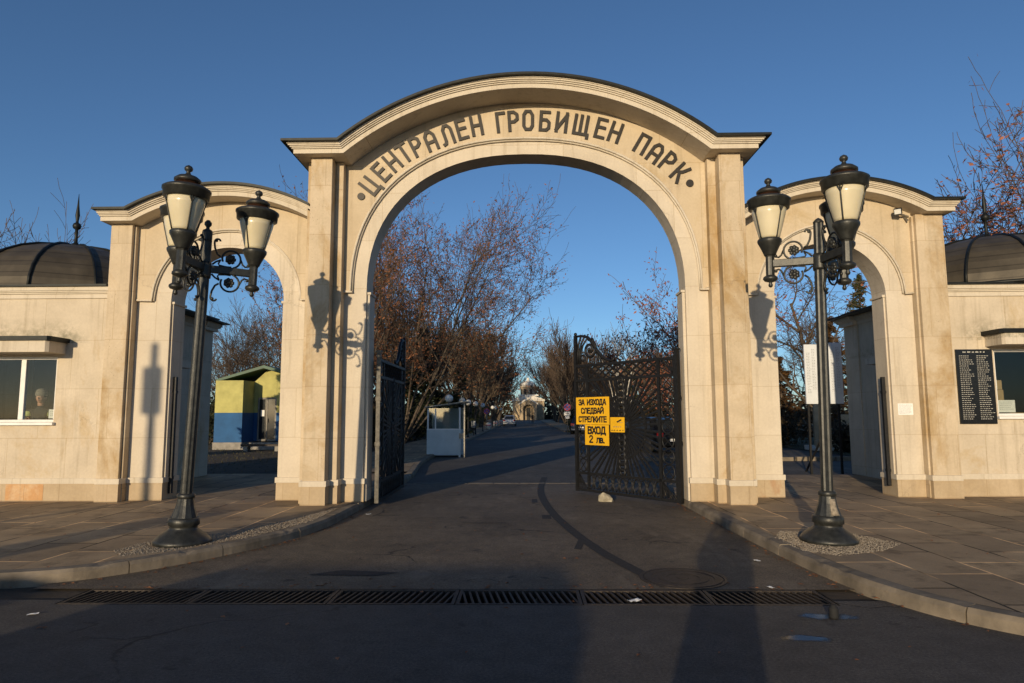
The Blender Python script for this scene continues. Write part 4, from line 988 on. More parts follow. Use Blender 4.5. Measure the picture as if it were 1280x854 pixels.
for X0, X1, y, lab in ((-10.0, -8.4, 13.6, 'long dark counter inside the left pavilion'), (8.3, 10.0, 12.95, 'long dark counter inside the right pavilion')):
    t = thing('counter', lab, 'counter', ((X0+X1)/2, y, .30)); mb = MB(); mb.box(X0, X1, y-.32 if X0 > 0 else y-.35, y+.05, 1.55 if X0 > 0 else 1.35, 1.595 if X0 > 0 else 1.40); mb.build('top', 'beige', t); mb = MB(); mb.box(X0+.05, X1-.05, y-.04, y+.0, .302, 1.549 if X0 > 0 else 1.349); mb.build('front', 'dark', t); reparent(t)

# ================================================================== BEYOND THE GATE
# ---- trees
def perp(d, rr):
    a = rr.uniform(0, 2*PI); x = d.orthogonal().normalized(); y = d.cross(x).normalized(); return x*math.cos(a)+y*math.sin(a)
def grow(rr, wood, twig, leafpts, p, d, ln, rad, lev, maxlev, prm):
    n = 5 if lev == 0 else (4 if lev < maxlev else 3); pts = [p.copy()]; rads = [rad]; dd = d.copy(); end = rad*(.35 if lev < maxlev else .3)
    nodes = []
    for i in range(n):
        dd = (dd+perp(dd, rr)*prm['wob']*(.6 if lev == 0 else 1)+Vector((0, 0, prm['up']*(1 if lev else .2)))).normalized()
        p = p+dd*(ln/n); pts.append(p.copy()); rads.append(rad+(end-rad)*(i+1)/n); nodes.append((p.copy(), dd.copy(), rads[-1], (i+1)/n))
    tgt = wood if lev <= 1 else twig
    tgt.tube(pts, [max(x, prm['rmin']) for x in rads], 6 if lev == 0 else (5 if lev == 1 else 3), caps=False, smooth=lev < 2)
    if lev >= maxlev:
        leafpts += [(q[0], q[1]) for q in nodes]; return
    kids = prm['kids'][lev]
    for k in range(kids):
        f = prm['f0'][min(lev, len(prm['f0'])-1)]+(1-prm['f0'][min(lev, len(prm['f0'])-1)])*(k+rr.random())/kids
        j = min(n-1, int(f*n)); a = pts[j]; b = pts[j+1]; q = a.lerp(b, min(1, f*n-j)); base_d = (b-a).normalized()
        ang = R(rr.uniform(*prm['ang'])); nd = (base_d*math.cos(ang)+perp(base_d, rr)*math.sin(ang)).normalized()
        l2 = ln*prm['ratio'][lev]*rr.uniform(.7, 1.15)*(1.15-.55*f if lev else 1.05-.25*f)
        grow(rr, wood, twig, leafpts, q, nd, l2, max(prm['rmin'], rads[j]*prm['rr']), lev+1, maxlev, prm)
    if lev: grow(rr, wood, twig, leafpts, p, dd, ln*.55, end, max(lev+1, maxlev-1), maxlev, prm)
def leaves(mb, pts, rr, n, size, spread, droop=0):
    for i in range(n):
        p, d = rr.choice(pts); c = p+Vector((rr.gauss(0, spread), rr.gauss(0, spread), rr.gauss(0, spread)-droop*rr.random()))
        u = Vector((rr.gauss(0, 1), rr.gauss(0, 1), rr.gauss(0, 1))).normalized(); v = u.orthogonal().normalized(); s = size*rr.uniform(.5, 1.25)
        mb.add([c-u*s, c+v*s*.5, c+u*s, c-v*s*.5], [(0, 1, 2, 3)])
BASE = dict(wob=.16, up=.05, rmin=.008, kids=(8, 6, 5, 4), f0=(.35, .25, .15, .1), ang=(22, 50), ratio=(.62, .58, .55, .5), rr=.62)
def tree(name, label, loc, seed, h, rad, stems=1, splay=8, maxlev=4, nleaf=0, leafmat=None, lsize=.1, spread=.12, bark='bark', twigm='twig', group=None, droop=0, trunk_f=.5, rz=0, **kw):
    prm = dict(BASE); prm.update(kw); rr = random.Random(seed); wood, twig, lp = MB(), MB(), []
    t = thing(name, label, 'tree', loc, rz, group)
    for s_ in range(stems):
        a = 2*PI*s_/max(1, stems)+rr.uniform(-.4, .4); sp = R(splay)*(rr.uniform(.35, 1.15) if stems > 1 else rr.uniform(0, .5))
        d = Vector((math.sin(sp)*math.cos(a), math.sin(sp)*math.sin(a), math.cos(sp)))
        grow(rr, wood, twig, lp, Vector((.15*math.cos(a)*(stems > 1), .15*math.sin(a)*(stems > 1), -.05)), d, h*trunk_f*rr.uniform(.85, 1.1), rad*(1 if stems == 1 else .62), 0, maxlev, prm)
    wood.build('trunk', bark, t, fix=False); twig.build('crown', twigm, t, fix=False)
    if nleaf: lm = MB(); leaves(lm, lp, rr, nleaf, lsize, spread, droop); lm.build('leaves', leafmat, t, fix=False)
    return t
def conifer(name, label, loc, seed, h, w_, mat, n=2600, size=.10, group=None, base=.1):
    rr = random.Random(seed); t = thing(name, label, 'tree', loc, 0, group); tk, lf = MB(), MB(); tk.tube([(0, 0, -.05), (rr.uniform(-.1, .1), 0, h*.5), (0, 0, h)], [h*.018+.03, h*.011+.02, .012], 6, caps=False)
    nb = int(h*7)
    for i in range(nb):
        f = base+(1-base)*(i+rr.random())/nb; z = h*f; a = rr.uniform(0, 2*PI); L = w_*(1-f)**.8*rr.uniform(.65, 1.15)+.08
        e = Vector((L*math.cos(a), L*math.sin(a), z-L*.12+.05)); m = Vector((L*.5*math.cos(a), L*.5*math.sin(a), z+L*.10)); s0 = Vector((0, 0, z))
        tk.tube([s0, m, e], [.02, .014, .006], 3, caps=False)
        for k in range(max(6, int(n/nb))):
            g = rr.random()**.7; c = s0.lerp(m, g*2) if g < .5 else m.lerp(e, g*2-1)
            c = c+Vector((rr.gauss(0, .07+.07*L), rr.gauss(0, .07+.07*L), rr.gauss(-.03, .07)))
            u = (Vector((math.cos(a), math.sin(a), .1))+Vector((rr.gauss(0, .6), rr.gauss(0, .6), rr.gauss(0, .4)))).normalized(); v = u.orthogonal().normalized(); q = size*rr.uniform(.6, 1.4)
            lf.add([c-u*q, c+v*q*.45, c+u*q, c-v*q*.45], [(0, 1, 2, 3)])
    tk.build('trunk', 'bark', t, fix=False); lf.build('crown', mat, t, fix=False); return t
def shrub(name, label, loc, seed, w_, d_, h, mat, n=1800, size=.09, group=None, cat='shrub'):
    rr = random.Random(seed); t = thing(name, label, cat, loc, 0, group); st, lf = MB(), MB(); cl = []
    for i in range(10):
        a = rr.uniform(0, 2*PI); q = rr.random()**.5; e = Vector((w_*.5*q*math.cos(a), d_*.5*q*math.sin(a), h*rr.uniform(.45, .95)*(1-.35*q))); st.tube([(0, 0, -.03), e*.55, e], [.03, .02, .008], 4, caps=False); cl.append(e); cl.append(e*.7)
    for i in range(n):
        e = rr.choice(cl); c = e+Vector((rr.gauss(0, w_*.13), rr.gauss(0, d_*.13), rr.gauss(-.05*h, h*.16))); c.z = abs(c.z)
        u = Vector((rr.gauss(0, 1), rr.gauss(0, 1), rr.gauss(0, 1))).normalized(); v = u.orthogonal().normalized(); q = size*rr.uniform(.5, 1.3)
        lf.add([c-u*q, c+v*q*.5, c+u*q, c-v*q*.5], [(0, 1, 2, 3)])
    st.build('stem', 'bark', t, fix=False); lf.build('foliage', mat, t, fix=False); return t

# big brown-leaved tree left of the avenue
tree('brown_leaved_tree', 'tall many-stemmed tree with dry brown leaves, left of the avenue', (-6.9, 37, 0), 14, 16.2, .12, stems=14, splay=30, maxlev=4, nleaf=20000, leafmat='leaf_brown', lsize=.075, spread=.22, kids=(8, 6, 4, 4), f0=(.25, .15, .1, .1), ang=(22, 52), ratio=(.40, .58, .55, .5), up=.05, wob=.20, rmin=.008, trunk_f=.70, droop=.15, rr=.55)
tree('brown_leaved_tree', 'slim brown-leaved tree standing close behind the left gate leaf', (-6.6, 26, 0), 31, 8.5, .12, stems=4, splay=13, maxlev=3, nleaf=3600, leafmat='leaf_brown', lsize=.06, spread=.13, kids=(9, 6, 5), f0=(.12, .2, .15), ang=(18, 42), ratio=(.42, .5, .5), up=.09, trunk_f=.8, rmin=.007)
def bare(label, loc, seed, h, **kw):
    q = dict(stems=1, maxlev=4, kids=(7, 5, 5, 4), trunk_f=.48, rmin=.012, up=.06); q.update(kw)
    return tree('bare_tree', label, loc, seed, h, h*.019, group='bare trees along the avenue', **q)
b0 = bare('tall bare tree with forked pale trunk left of the avenue, before the parked silver car', (-5.0, 62, 0), 3, 14.0, stems=3, splay=11, twigm='paletwig', kids=(6, 5, 5, 4), rmin=.016)
b1 = bare('dense bare tree on the right of the avenue, nearest the church axis', (5.4, 80, 0), 5, 11.3, stems=6, splay=20, up=.10, trunk_f=.62, ang=(14, 36), kids=(6, 5, 5, 4), twigm='twig', rmin=.018)
k = 0
for (x, y, src, s) in ((5.9, 92, b1, 1.0), (6.4, 108, b1, 1.0), (5.8, 125, b1, 1.1), (6.2, 145, b1, 1.15), (-5.3, 78, b0, .95), (-5.6, 92, b1, 1.2), (-5.2, 108, b0, 1.0), (-6, 124, b1, 1.25), (-5.6, 144, b0, 1.1), (9.2, 72, b1, .62), (11, 88, b1, .72), (13, 110, b0, .75), (-10, 100, b1, 1.3), (-12, 125, b1, 1.4), (10.5, 140, b1, 1.0), (-9.5, 150, b0, 1.2), (-11.5, 76, b1, 1.2), (-14.5, 92, b1, 1.3), (-16, 66, b1, 1.25), (16, 84, b1, .9), (19, 100, b1, 1.0), (17.5, 66, b1, .8), (9, 168, b1, 1.25), (-7, 176, b1, 1.35), (14, 172, b0, 1.1), (-15, 168, b0, 1.2)):
    k += 1; sd_ = 'right' if x > 0 else 'left'
    dup(src, (x, y, 0), k*1.7, 'bare tree of the rows %s of the avenue, %s' % (sd_, 'its crown merging with those beside it'), 'bare trees along the avenue', (s, s, s*(1+.06*math.sin(k*2.1))))
# the two labels above are shared only by trees nobody could tell apart
tree('red_leaved_tree', 'tree with reddish leaves above the right gate leaf', (6.9, 27.5, 0), 17, 7.0, .09, stems=7, splay=26, maxlev=3, nleaf=9000, leafmat='leaf_red', lsize=.075, spread=.14, kids=(8, 6, 5), f0=(.2, .2, .15), ang=(22, 48), ratio=(.5, .5, .5), trunk_f=.74, rmin=.008)
tree('birch', 'white barked birch behind the right gate leaf', (5.6, 42, 0), 9, 7.0, .10, stems=2, splay=6, maxlev=3, bark='birch', twigm='paletwig', kids=(9, 6, 5), f0=(.25, .2, .15), ratio=(.36, .5, .5), trunk_f=.82, rmin=.010)
tree('oak', 'tree with hanging dry red leaves behind the right dome', (15.1, 19.8, 0), 23, 12.0, .15, stems=6, splay=24, maxlev=4, nleaf=6500, leafmat='leaf_red', lsize=.09, spread=.10, kids=(8, 6, 4, 3), f0=(.25, .2, .15), ang=(25, 58), ratio=(.55, .55, .5, .5), trunk_f=.62, rmin=.008, droop=.15, up=.02, rr=.55)
lf1 = tree('bare_tree', 'bare tree behind the left dome', (-24.2, 32, 0), 41, 16.5, .2, stems=2, splay=12, maxlev=4, kids=(7, 6, 5, 4), trunk_f=.5, rmin=.010)
lf2 = tree('bare_tree', 'bare tree behind the left pavilion, seen over the roof of its passage pillar', (-15.5, 44, 0), 43, 11.5, .2, stems=2, splay=12, maxlev=4, kids=(7, 6, 5, 4), trunk_f=.5, rmin=.012, group='bare trees behind the yellow and blue hut')
for i, (x, y, s) in enumerate(((-19, 47, .85), (-22, 52, .9), (-25.5, 58, .95), (-17.5, 58, .9), (-13, 50, .75), (-29, 64, 1.0), (-21, 68, 1))): dup(lf2 if i % 2 else lf1, (x, y, 0), i*1.3, 'bare tree in the thicket seen through the left side arch', 'bare trees behind the yellow and blue hut', (s, s, s))
rt1 = tree('bare_tree', 'bare tree with dense fine twigs seen through the right side arch', (15.2, 35, 0), 47, 10.8, .17, stems=1, splay=4, maxlev=4, kids=(9, 6, 5, 4), f0=(.22, .2, .15), ang=(30, 62), trunk_f=.72, ratio=(.46, .55, .5, .5), rmin=.010, up=.02)
for i, (x, y, s) in enumerate(((20, 48, .9), (24, 58, 1), (27, 46, .85), (18, 55, .8))): dup(rt1, (x, y, 0), 1+i*1.4, 'bare tree farther back behind the graves, right', 'bare trees behind the graves', (s, s, s))
conifer('conifer', 'bronze conifer behind the white notice board', (15.6, 34.5, 0), 2, 6.4, 1.7, 'leaf_bronze', 4200, .11, base=.05)
conifer('conifer', 'taller green conifer top rising above the right passage pillar', (21.5, 43, 0), 3, 10.4, 2.0, 'leaf_green', 4200, .13)
conifer('conifer', 'shorter green conifer top at the edge of the right side arch', (23.6, 44, 0), 4, 9.4, 1.5, 'leaf_green', 3000, .12)
conifer('conifer', 'broad bronze conifer between the board and the bare tree, right', (13.9, 37, 0), 6, 4.6, 1.5, 'leaf_bronze', 3000, .11, base=.04)
conifer('yew', 'dark evergreen behind the glass booth', (-7.2, 47, 0), 7, 7.6, 2.9, 'leaf_dark', 5200, .17, base=.02)
conifer('yew', 'small dark evergreen left of the globe lamps', (-5.4, 54, 0), 8, 5.6, 1.5, 'leaf_green', 3000, .14, base=.02)
conifer('yew', 'dark evergreen between brown-leaved tree and booth', (-10.5, 43, 0), 9, 6.5, 2.8, 'leaf_dark', 4600, .17, base=.02)
conifer('yew', 'dark evergreen far right of the avenue behind the parked cars', (10, 66, 0), 10, 6.5, 2.6, 'leaf_dark', 3800, .18, base=.02)
for i, (x, y, w_, d_, h, m, lab) in enumerate((
    (-7.4, 30.5, 3.2, 2.2, 2.3, 'leaf_hedge', 'brown shrub at the foot of the slim brown-leaved tree'), (-9.2, 34.5, 4, 2.5, 2.6, 'leaf_dark', 'dark shrub left of the glass booth'), (-6.9, 40.5, 3.6, 2.4, 2.6, 'leaf_dark', 'dark shrub directly behind the glass booth'),
    (-7.5, 58, 4, 3, 3.0, 'leaf_dark', 'dark shrub behind the globe lamps'), (-7.4, 72, 4, 3, 3.2, 'leaf_dark', 'far dark shrub behind the globe lamps'), (6.8, 36, 3.2, 2.4, 2.6, 'leaf_hedge', 'brown shrub behind the hinge side of the right gate leaf'), (8.5, 50, 4, 3, 3.0, 'leaf_hedge', 'brown shrub behind the red car'),
    (5.2, 56, 2.4, 2.0, 2.6, 'leaf_dark', 'dark shrub beside the right no stopping sign'), (13.2, 27.5, 1.8, 1.6, 1.3, 'leaf_hedge', 'low reddish shrub beside the grave slabs'), (15.5, 29.5, 2.6, 1.8, 1.5, 'leaf_dark', 'low dark shrub under the white board'), (18.3, 31, 3, 2, 2.2, 'leaf_dark', 'dark shrub behind the right passage pillar'),
    (12.2, 33, 2.6, 2, 1.9, 'leaf_hedge', 'brown shrub at the left edge of the right side arch'), (-17.5, 37, 4, 3, 3.4, 'leaf_dark', 'dark shrub behind the yellow hut, left'), (-11.8, 38, 3.6, 3, 3.6, 'leaf_dark', 'dark shrub behind the yellow hut, right'), (9.8, 95, 5, 4, 3.6, 'leaf_dark', 'dark shrub among the far right trees'), (-9.6, 120, 6, 4, 4.2, 'leaf_dark', 'dark shrub among the far left trees'), (10.5, 120, 6, 4, 4.2, 'leaf_dark', 'far dark shrub on the right before the church'), (-9.5, 90, 5, 4, 3.8, 'leaf_dark', 'dark shrub behind the silver car'))):
    shrub('shrub', lab, (x, y, 0), 50+i, w_, d_, h, m, 2200, .11 if y < 50 else .17)
conifer('yew', 'dark evergreen between the left pavilion and the yellow hut', (-15.2, 20.5, 0), 12, 6.2, 1.35, 'leaf_dark', 5000, .14, base=.02)  # hidden from the camera, added to throw shade over the hut recess
# dark wooded mass closing the view behind the rows of trees
rr = random.Random(77); mb = MB()
for i in range(15000):
    sd_ = rr.choice((-1, 1)); y = rr.uniform(60, 230); x = sd_*rr.uniform(13+max(0, (y-150)*-.0), 75)
    if y > 175: x = rr.uniform(-75, 75)
    if abs(x) < 13 and y < 212: continue
    c = Vector((x, y, rr.random()**1.6*(4.6+2.2*math.sin(x*.35)+1.5*math.sin(y*.21)))); u = Vector((rr.gauss(0, 1), rr.gauss(0, 1), rr.gauss(0, 1))).normalized(); v = u.orthogonal().normalized(); q = .55*rr.uniform(.5, 1.3)
    mb.add([c-u*q, c+v*q*.5, c+u*q, c-v*q*.5], [(0, 1, 2, 3)])
for i in range(5000):
    x = rr.uniform(-34, 34); y = rr.uniform(216, 238); c = Vector((x, y, rr.random()**1.2*(9.5+2*math.sin(x*.6)))); u = Vector((rr.gauss(0, 1), rr.gauss(0, 1), rr.gauss(0, 1))).normalized(); v = u.orthogonal().normalized(); q = .7*rr.uniform(.5, 1.3)
    mb.add([c-u*q, c+v*q*.5, c+u*q, c-v*q*.5], [(0, 1, 2, 3)])
tag(mb.build('distant_wood', 'leaf_hedge', fix=False), 'dark distant undergrowth behind the rows of bare trees', 'wood', kind='stuff')
rr = random.Random(78); mb = MB()
for i in range(9000):
    x = rr.choice((rr.uniform(12.1, 24), rr.uniform(-26, -6.4))); y = rr.uniform(23.4, 44) if x > 0 else rr.uniform(17.5, 44); hgt = rr.uniform(.03, .11)
    a = rr.uniform(0, PI); dx, dy = .012*math.cos(a), .012*math.sin(a); mb.add([(x-dx, y-dy, .03), (x+dx, y+dy, .03), (x+rr.gauss(0, .04), y+rr.gauss(0, .04), .03+hgt)], [(0, 1, 2)])
tag(mb.build('grass', 'grass', fix=False), 'thin dry winter grass beside the lanes', 'grass', kind='stuff')

# ---- glass booth on the avenue
t = thing('booth', 'small pale booth with glazed upper half and slanting roof, left of the avenue', 'booth', (-3.1, 26, 0))
x0, x1, y0, y1 = -3.74, -2.46, 25.4, 26.8
mb = MB(); 
for a, b, c, d in ((x0, x1, y0, y0+.04), (x0, x0+.04, y0+.04, y1), (x1-.04, x1, y0+.04, y1), (x0+.04, x1-.04, y1-.04, y1)): mb.box(a, b, c, d, .08, 1.02)
mb.build('lower_panel', 'kioskpanel', t)
mb = MB()
for a in (x0+.01, x1-.07):
    for c in (y0+.01, y1-.07): mb.box(a, a+.06, c, c+.06, .0, 1.86)
mb.box(x0, x1, y0-.003, y0+.045, 1.021, 1.07); mb.box(x0+.3, x0+.35, y0+.0, y0+.04, 1.07, 1.82); mb.build('frame', 'white', t)
mb = MB(); mb.box(x0+.05, x1-.05, y0+.015, y0+.022, 1.07, 1.84); mb.box(x1-.03, x1-.023, y0+.08, y1-.08, 1.03, 1.84); mb.box(x0+.02, x0+.027, y0+.08, y1-.08, 1.03, 1.84); mb.build('pane', 'kglass', t)
mb = MB(); mb.box(x0+.045, x1-.045, y1-.06, y1-.045, 1.021, 1.84); mb.build('back_panel', 'kioskpanel', t)
mb = MB(); v = [(x0-.08, y0-.12, 1.86), (x1+.22, y0-.12, 2.06), (x1+.22, y1+.1, 2.06), (x0-.08, y1+.1, 1.86)]; v += [(a, b, c+.04) for a, b, c in v]; mb.add(v, [(3, 2, 1, 0), (4, 5, 6, 7), (0, 1, 5, 4), (1, 2, 6, 5), (2, 3, 7, 6), (3, 0, 4, 7)]); mb.build('roof', 'galv', t)
mb = MB(); mb.bar((x1+.14, y0-.05, 0), (x1+.14, y0-.05, 2.03), .05); mb.box(x1-.06, x1+.16, y0-.06, y0-.02, .70, .90); mb.build('barrier_post', 'galv', t); reparent(t)

# ---- globe lamps along the left pavement
def globe_lamp(label, x, y, g=None):
    t = thing('globe_lamp', label, 'street lamp', (x, y, .11), 0, 'globe lamps along the avenue')
    mb = MB(); mb.lathe([(.10, 0), (.10, .05), (.045, .09), (.04, 2.0), (.055, 2.02), (.055, 2.08)], 10); mb.build('pole', 'iron', t)
    mb = MB(); mb.sphere((0, 0, 2.27), .20, 14); mb.build('globe', 'globe', t); return t
nm = ['nearest white globe lamp, at the left above the booth', 'white globe lamp rising just over the booth roof', 'white globe lamp beside the right edge of the booth', 'fourth white globe lamp along the avenue, right of the booth', 'white globe lamp beside the left no stopping sign', 'small far globe lamp behind the left no stopping sign', 'small far globe lamp nearer the silver car', 'farthest globe lamp, just left of the silver car']
for (y, lab) in zip((33, 39.8, 44, 50.5, 59, 76, 83, 103), nm): globe_lamp(lab, -3.78, y)

# ---- no stopping signs
def stop_sign(label, x, y, z, plate):
    t = thing('traffic_sign', label, 'road sign', (x, y, .1)); r = .29
    mb = MB(); mb.tube([(0, .03, 0), (0, .03, z+.3)], .03, 8); mb.build('pole', 'galv', t)
    mb = MB(); mb.prism([(r*math.cos(2*PI*i/24), z+r*math.sin(2*PI*i/24)) for i in range(24)], -.01, .0); f = mb.build('disc', 'signred', t)
    mb = MB(); mb.prism([(r*.80*math.cos(2*PI*i/24), z+r*.80*math.sin(2*PI*i/24)) for i in range(24)], -.014, -.0105); mb.build('face', 'signblue', f)
    mb = MB(); 
    for i, s in enumerate((1, -1)): mb.bar((-r*.58*s, -.017-.002*i, z-r*.58), (r*.58*s, -.017-.002*i, z+r*.58), .07, .004, (0, 1, 0))
    mb.build('cross_bar', 'signred', f)
    if plate: mb = MB(); mb.box(-.25, .25, -.01, 0, z-.66, z-.36); mb.build('plate', 'white', t); mb = MB(); mb.prism([(-.12, z-.53), (.02, z-.53), (.02, z-.60), (.14, z-.51), (.02, z-.42), (.02, z-.49), (-.12, z-.49)], -.013, -.0105); mb.build('arrow', 'ink', t); mb = MB(); mb.box(-.17, .17, -.01, 0, z-.92, z-.70); mb.build('plate', 'white', t)
    return t
stop_sign('round blue and red no stopping sign with white plates right of the avenue', 3.3, 54, 2.05, True)
stop_sign('round blue and red no stopping sign left of the avenue', -3.85, 66, 1.80, False)
for i, (x, y) in enumerate(((-3.9, 70), (-3.9, 86), (-3.7, 98))):
    t = thing('bollard', ['nearest pale concrete bollard on the left kerb', 'pale concrete bollard on left kerb below the far globe lamps', 'farthest pale bollard beside the silver car'][i], 'bollard', (x, y, .1), 0, 'bollards on the left kerb'); mb = MB(); mb.lathe([(.28, 0), (.28, .5), (.22, .62), (.0001, .66)], 14); mb.build('body', 'churchtrim', t); mb = MB(); mb.lathe([(.285, .34), (.285, .44)], 14); mb.build('band', 'signred', t)
t = thing('litter_bin', 'white litter bin on a post between the globe lamps', 'bin', (-3.75, 48, .11)); mb = MB(); mb.tube([(0, 0, 0), (0, 0, .75)], .03, 8); mb.build('post', 'iron', t); mb = MB(); mb.lathe([(.13, .55), (.17, 1.0), (.18, 1.02), (.15, 1.0), (.12, .6)], 14); mb.build('bucket', 'white', t)

# ---- cars
def car(label, loc, rz, paint):
    t = thing('parked_car', label, 'car', loc, rz)       # x across, y forward (nose towards +y)
    side = [(-2.12, .30), (-2.15, .60), (-2.10, .88), (-1.95, .96), (1.05, .92), (1.85, .80), (2.08, .62), (2.10, .32), (1.75, .22), (-1.85, .22)]
    def hull(P, w0, w1, zb, zt):
        vs = []; 
        for s in (-1, 1):
            for y, z in P: f = (z-zb)/(zt-zb); vs.append((s*(w0+(w1-w0)*max(0, min(1, f))), y, z))
        k = len(P); mb = MB(); mb.add(vs, [tuple(range(k)), tuple(reversed(range(k, 2*k)))]+[(i, i+k, (i+1) % k+k, (i+1) % k) for i in range(k)]); return mb
    hull(side, .86, .80, .3, .95).build('body', paint, t, bevel=.05)
    cab = [(-1.90, .93), (-1.45, 1.36), (-1.0, 1.46), (.0, 1.46), (.42, 1.38), (1.08, .92)]
    hull(cab, .79, .58, .93, 1.46).build('cabin', paint, t, bevel=.04)
    gm = MB()
    gm.add([(-.62, -1.872, .985), (.62, -1.872, .985), (.52, -1.51, 1.325), (-.52, -1.51, 1.325)], [(0, 1, 2, 3)]); gm.add([(-.62, 1.04, .965), (.62, 1.04, .965), (.52, .50, 1.34), (-.52, .50, 1.34)], [(3, 2, 1, 0)])
    for s in (-1, 1):
        for (ya, yb_, yc, yd) in ((-1.55, -.55, -.55, -1.25), (-.47, .80, .32, -.47)): gm.add([(s*.795, ya, .98), (s*.795, yb_, .98), (s*.652, yc, 1.36), (s*.652, yd, 1.36)], [(0, 1, 2, 3)])
    go = gm.build('window', 'carglass', t, fix=False); so_ = go.modifiers.new('solid', 'SOLIDIFY'); so_.thickness = .02; so_.offset = 0
    for s in (-1, 1):
        for y in (-1.35, 1.30):
            mb = MB(); mb.lathe([(.20, -.09), (.30, -.10), (.315, -.06), (.315, .06), (.30, .10), (.20, .09)], 20); mb.v = [(z+s*.78, x+y, y_+.315) for x, y_, z in mb.v]; wo = mb.build('wheel', 'rubber', t)
            mb = MB(); mb.lathe([(.0001, -.07), (.19, -.085), (.20, .085), (.0001, .07)], 16); mb.v = [(z+s*.785, x+y, y_+.315) for x, y_, z in mb.v]; mb.build('rim', 'galv', wo)
        mb = MB(); mb.box(*sorted((s*.55, s*.83)), -2.165, -2.05, .68, .86); mb.build('tail_light', 'lampred', t, bevel=.02)
        mb = MB(); mb.box(*sorted((s*.48, s*.78)), 1.90, 2.06, .56, .70); mb.build('headlight', 'globe', t, bevel=.02)
        mb = MB(); mb.box(*sorted((s*.82, s*.98)), .62, .72, .95, 1.06); mb.build('mirror', paint, t, bevel=.02)
    mb = MB(); mb.box(-.26, .26, -2.172, -2.15, .48, .59); mb.build('number_plate', 'white', t); mb = MB(); mb.box(-.82, .82, -2.18, -1.95, .30, .46); mb.build('bumper', paint, t, bevel=.03)
    return t
car('silver car parked on the left far down the avenue', (-2.25, 93, .0), 0, 'silver')
car('dark blue car parked by the right kerb behind the gate edge', (4.6, 56, .0), R(-6), 'navy')
car('red car parked behind the hinge side of the right gate leaf', (8.3, 38, .0), R(72), 'redpaint')
car('black car parked close behind the centre of the right gate leaf', (5.3, 29.5, .0), R(20), 'plaque')

# ---- yellow and blue hut
t = thing('hut', 'small hut painted yellow above and blue below with green gable roof', 'building', (-12, 31, 0))
X0, X1, X2, YF = -14.45, -13.15, -10.6, 31.0
mb = MB()
for (a, b, y, z0, z1, m) in ((X0, X1, YF, .35, 1.70, 'b'), (X0, X1, YF, 1.70, 3.25, 'y')): pass
def two(nm, x0, x1, y0, y1, t):
    mb = MB(); mb.box(x0, x1, y0, y1, .36, 1.72); mb.build(nm, 'bwall', t); mb = MB(); mb.box(x0, x1, y0, y1, 1.722, 3.22); mb.build(nm, 'ywall', t)
two('side_wall', X0, X1, YF, YF+3.5, t)
two('front_wall', X1+.001, X1+.18, YF+1.3, YF+1.5, t); two('front_wall', X1+1.10, X2, YF+1.3, YF+1.5, t); two('side_wall', X2-.2, X2, YF+1.501, YF+3.5, t); two('back_wall', X1+.001, X2-.201, YF+3.3, YF+3.5, t)
mb = MB(); mb.box(X0-.03, X1+.03, YF-.03, YF+3.5, .0, .355); mb.box(X1+.031, X2+.05, YF+.5, YF+3.5, .0, .32); mb.build('plinth', 'grey', t)
mb = MB(); mb.box(X1+.031, X1+1.6, YF-.15, YF+.49, .0, .17); mb.build('step', 'grey', t, bevel=.01)
dm = MB()
for a, b, z0, z1 in ((X1+.19, X1+.26, .36, 2.45), (X1+1.02, X1+1.09, .36, 2.45), (X1+.26, X1+1.02, 2.37, 2.45), (X1+.61, X1+.66, .36, 2.37), (X1+.26, X1+1.02, .36, .45)): dm.box(a, b, YF+1.33, YF+1.39, z0, z1)
do = dm.build('door', 'grey', t); mb = MB(); mb.box(X1+.26, X1+1.02, YF+1.355, YF+1.36, .45, 2.37); mb.build('pane', 'carglass', do); mb = MB(); mb.box(X1+.34, X1+.52, YF+1.32, YF+1.328, 1.55, 1.85); mb.build('notice', 'paper', do); mb = MB(); mb.box(X1+.68, X1+.70, YF+1.29, YF+1.328, 1.25, 1.45); mb.build('handle', 'iron', do)
mb = MB(); mb.box(X1+.19, X1+1.09, YF+1.3, YF+1.5, 2.452, 3.22); mb.build('lintel', 'ywall', t)
gx_ = (X0+X2)/2
mb = MB(); mb.prism([(X1+.0, 3.221), (X2, 3.221), (gx_, 3.80)], YF+1.32, YF+1.5); mb.build('gable', 'ywall', t)
mb = MB()
for s, xe in ((-1, X0-.35), (1, X2+.35)): mb.prism([(gx_, 3.84), (xe, 3.20), (xe, 3.32), (gx_, 3.98)], YF+.75, YF+3.8)
mb.build('roof', 'green', t); reparent(t)
t = thing('bench_slab', 'low concrete slab seat in front of the hut door', 'bench', (-11.6, 29.6, .03)); mb = MB(); mb.box(-.9, .9, -.2, .2, .22, .30); mb.build('slab', 'cast', t); 
for x in (-.7, .7): mb = MB(); mb.box(x-.1, x+.1, -.17, .17, 0, .219); mb.build('support', 'grey', t)

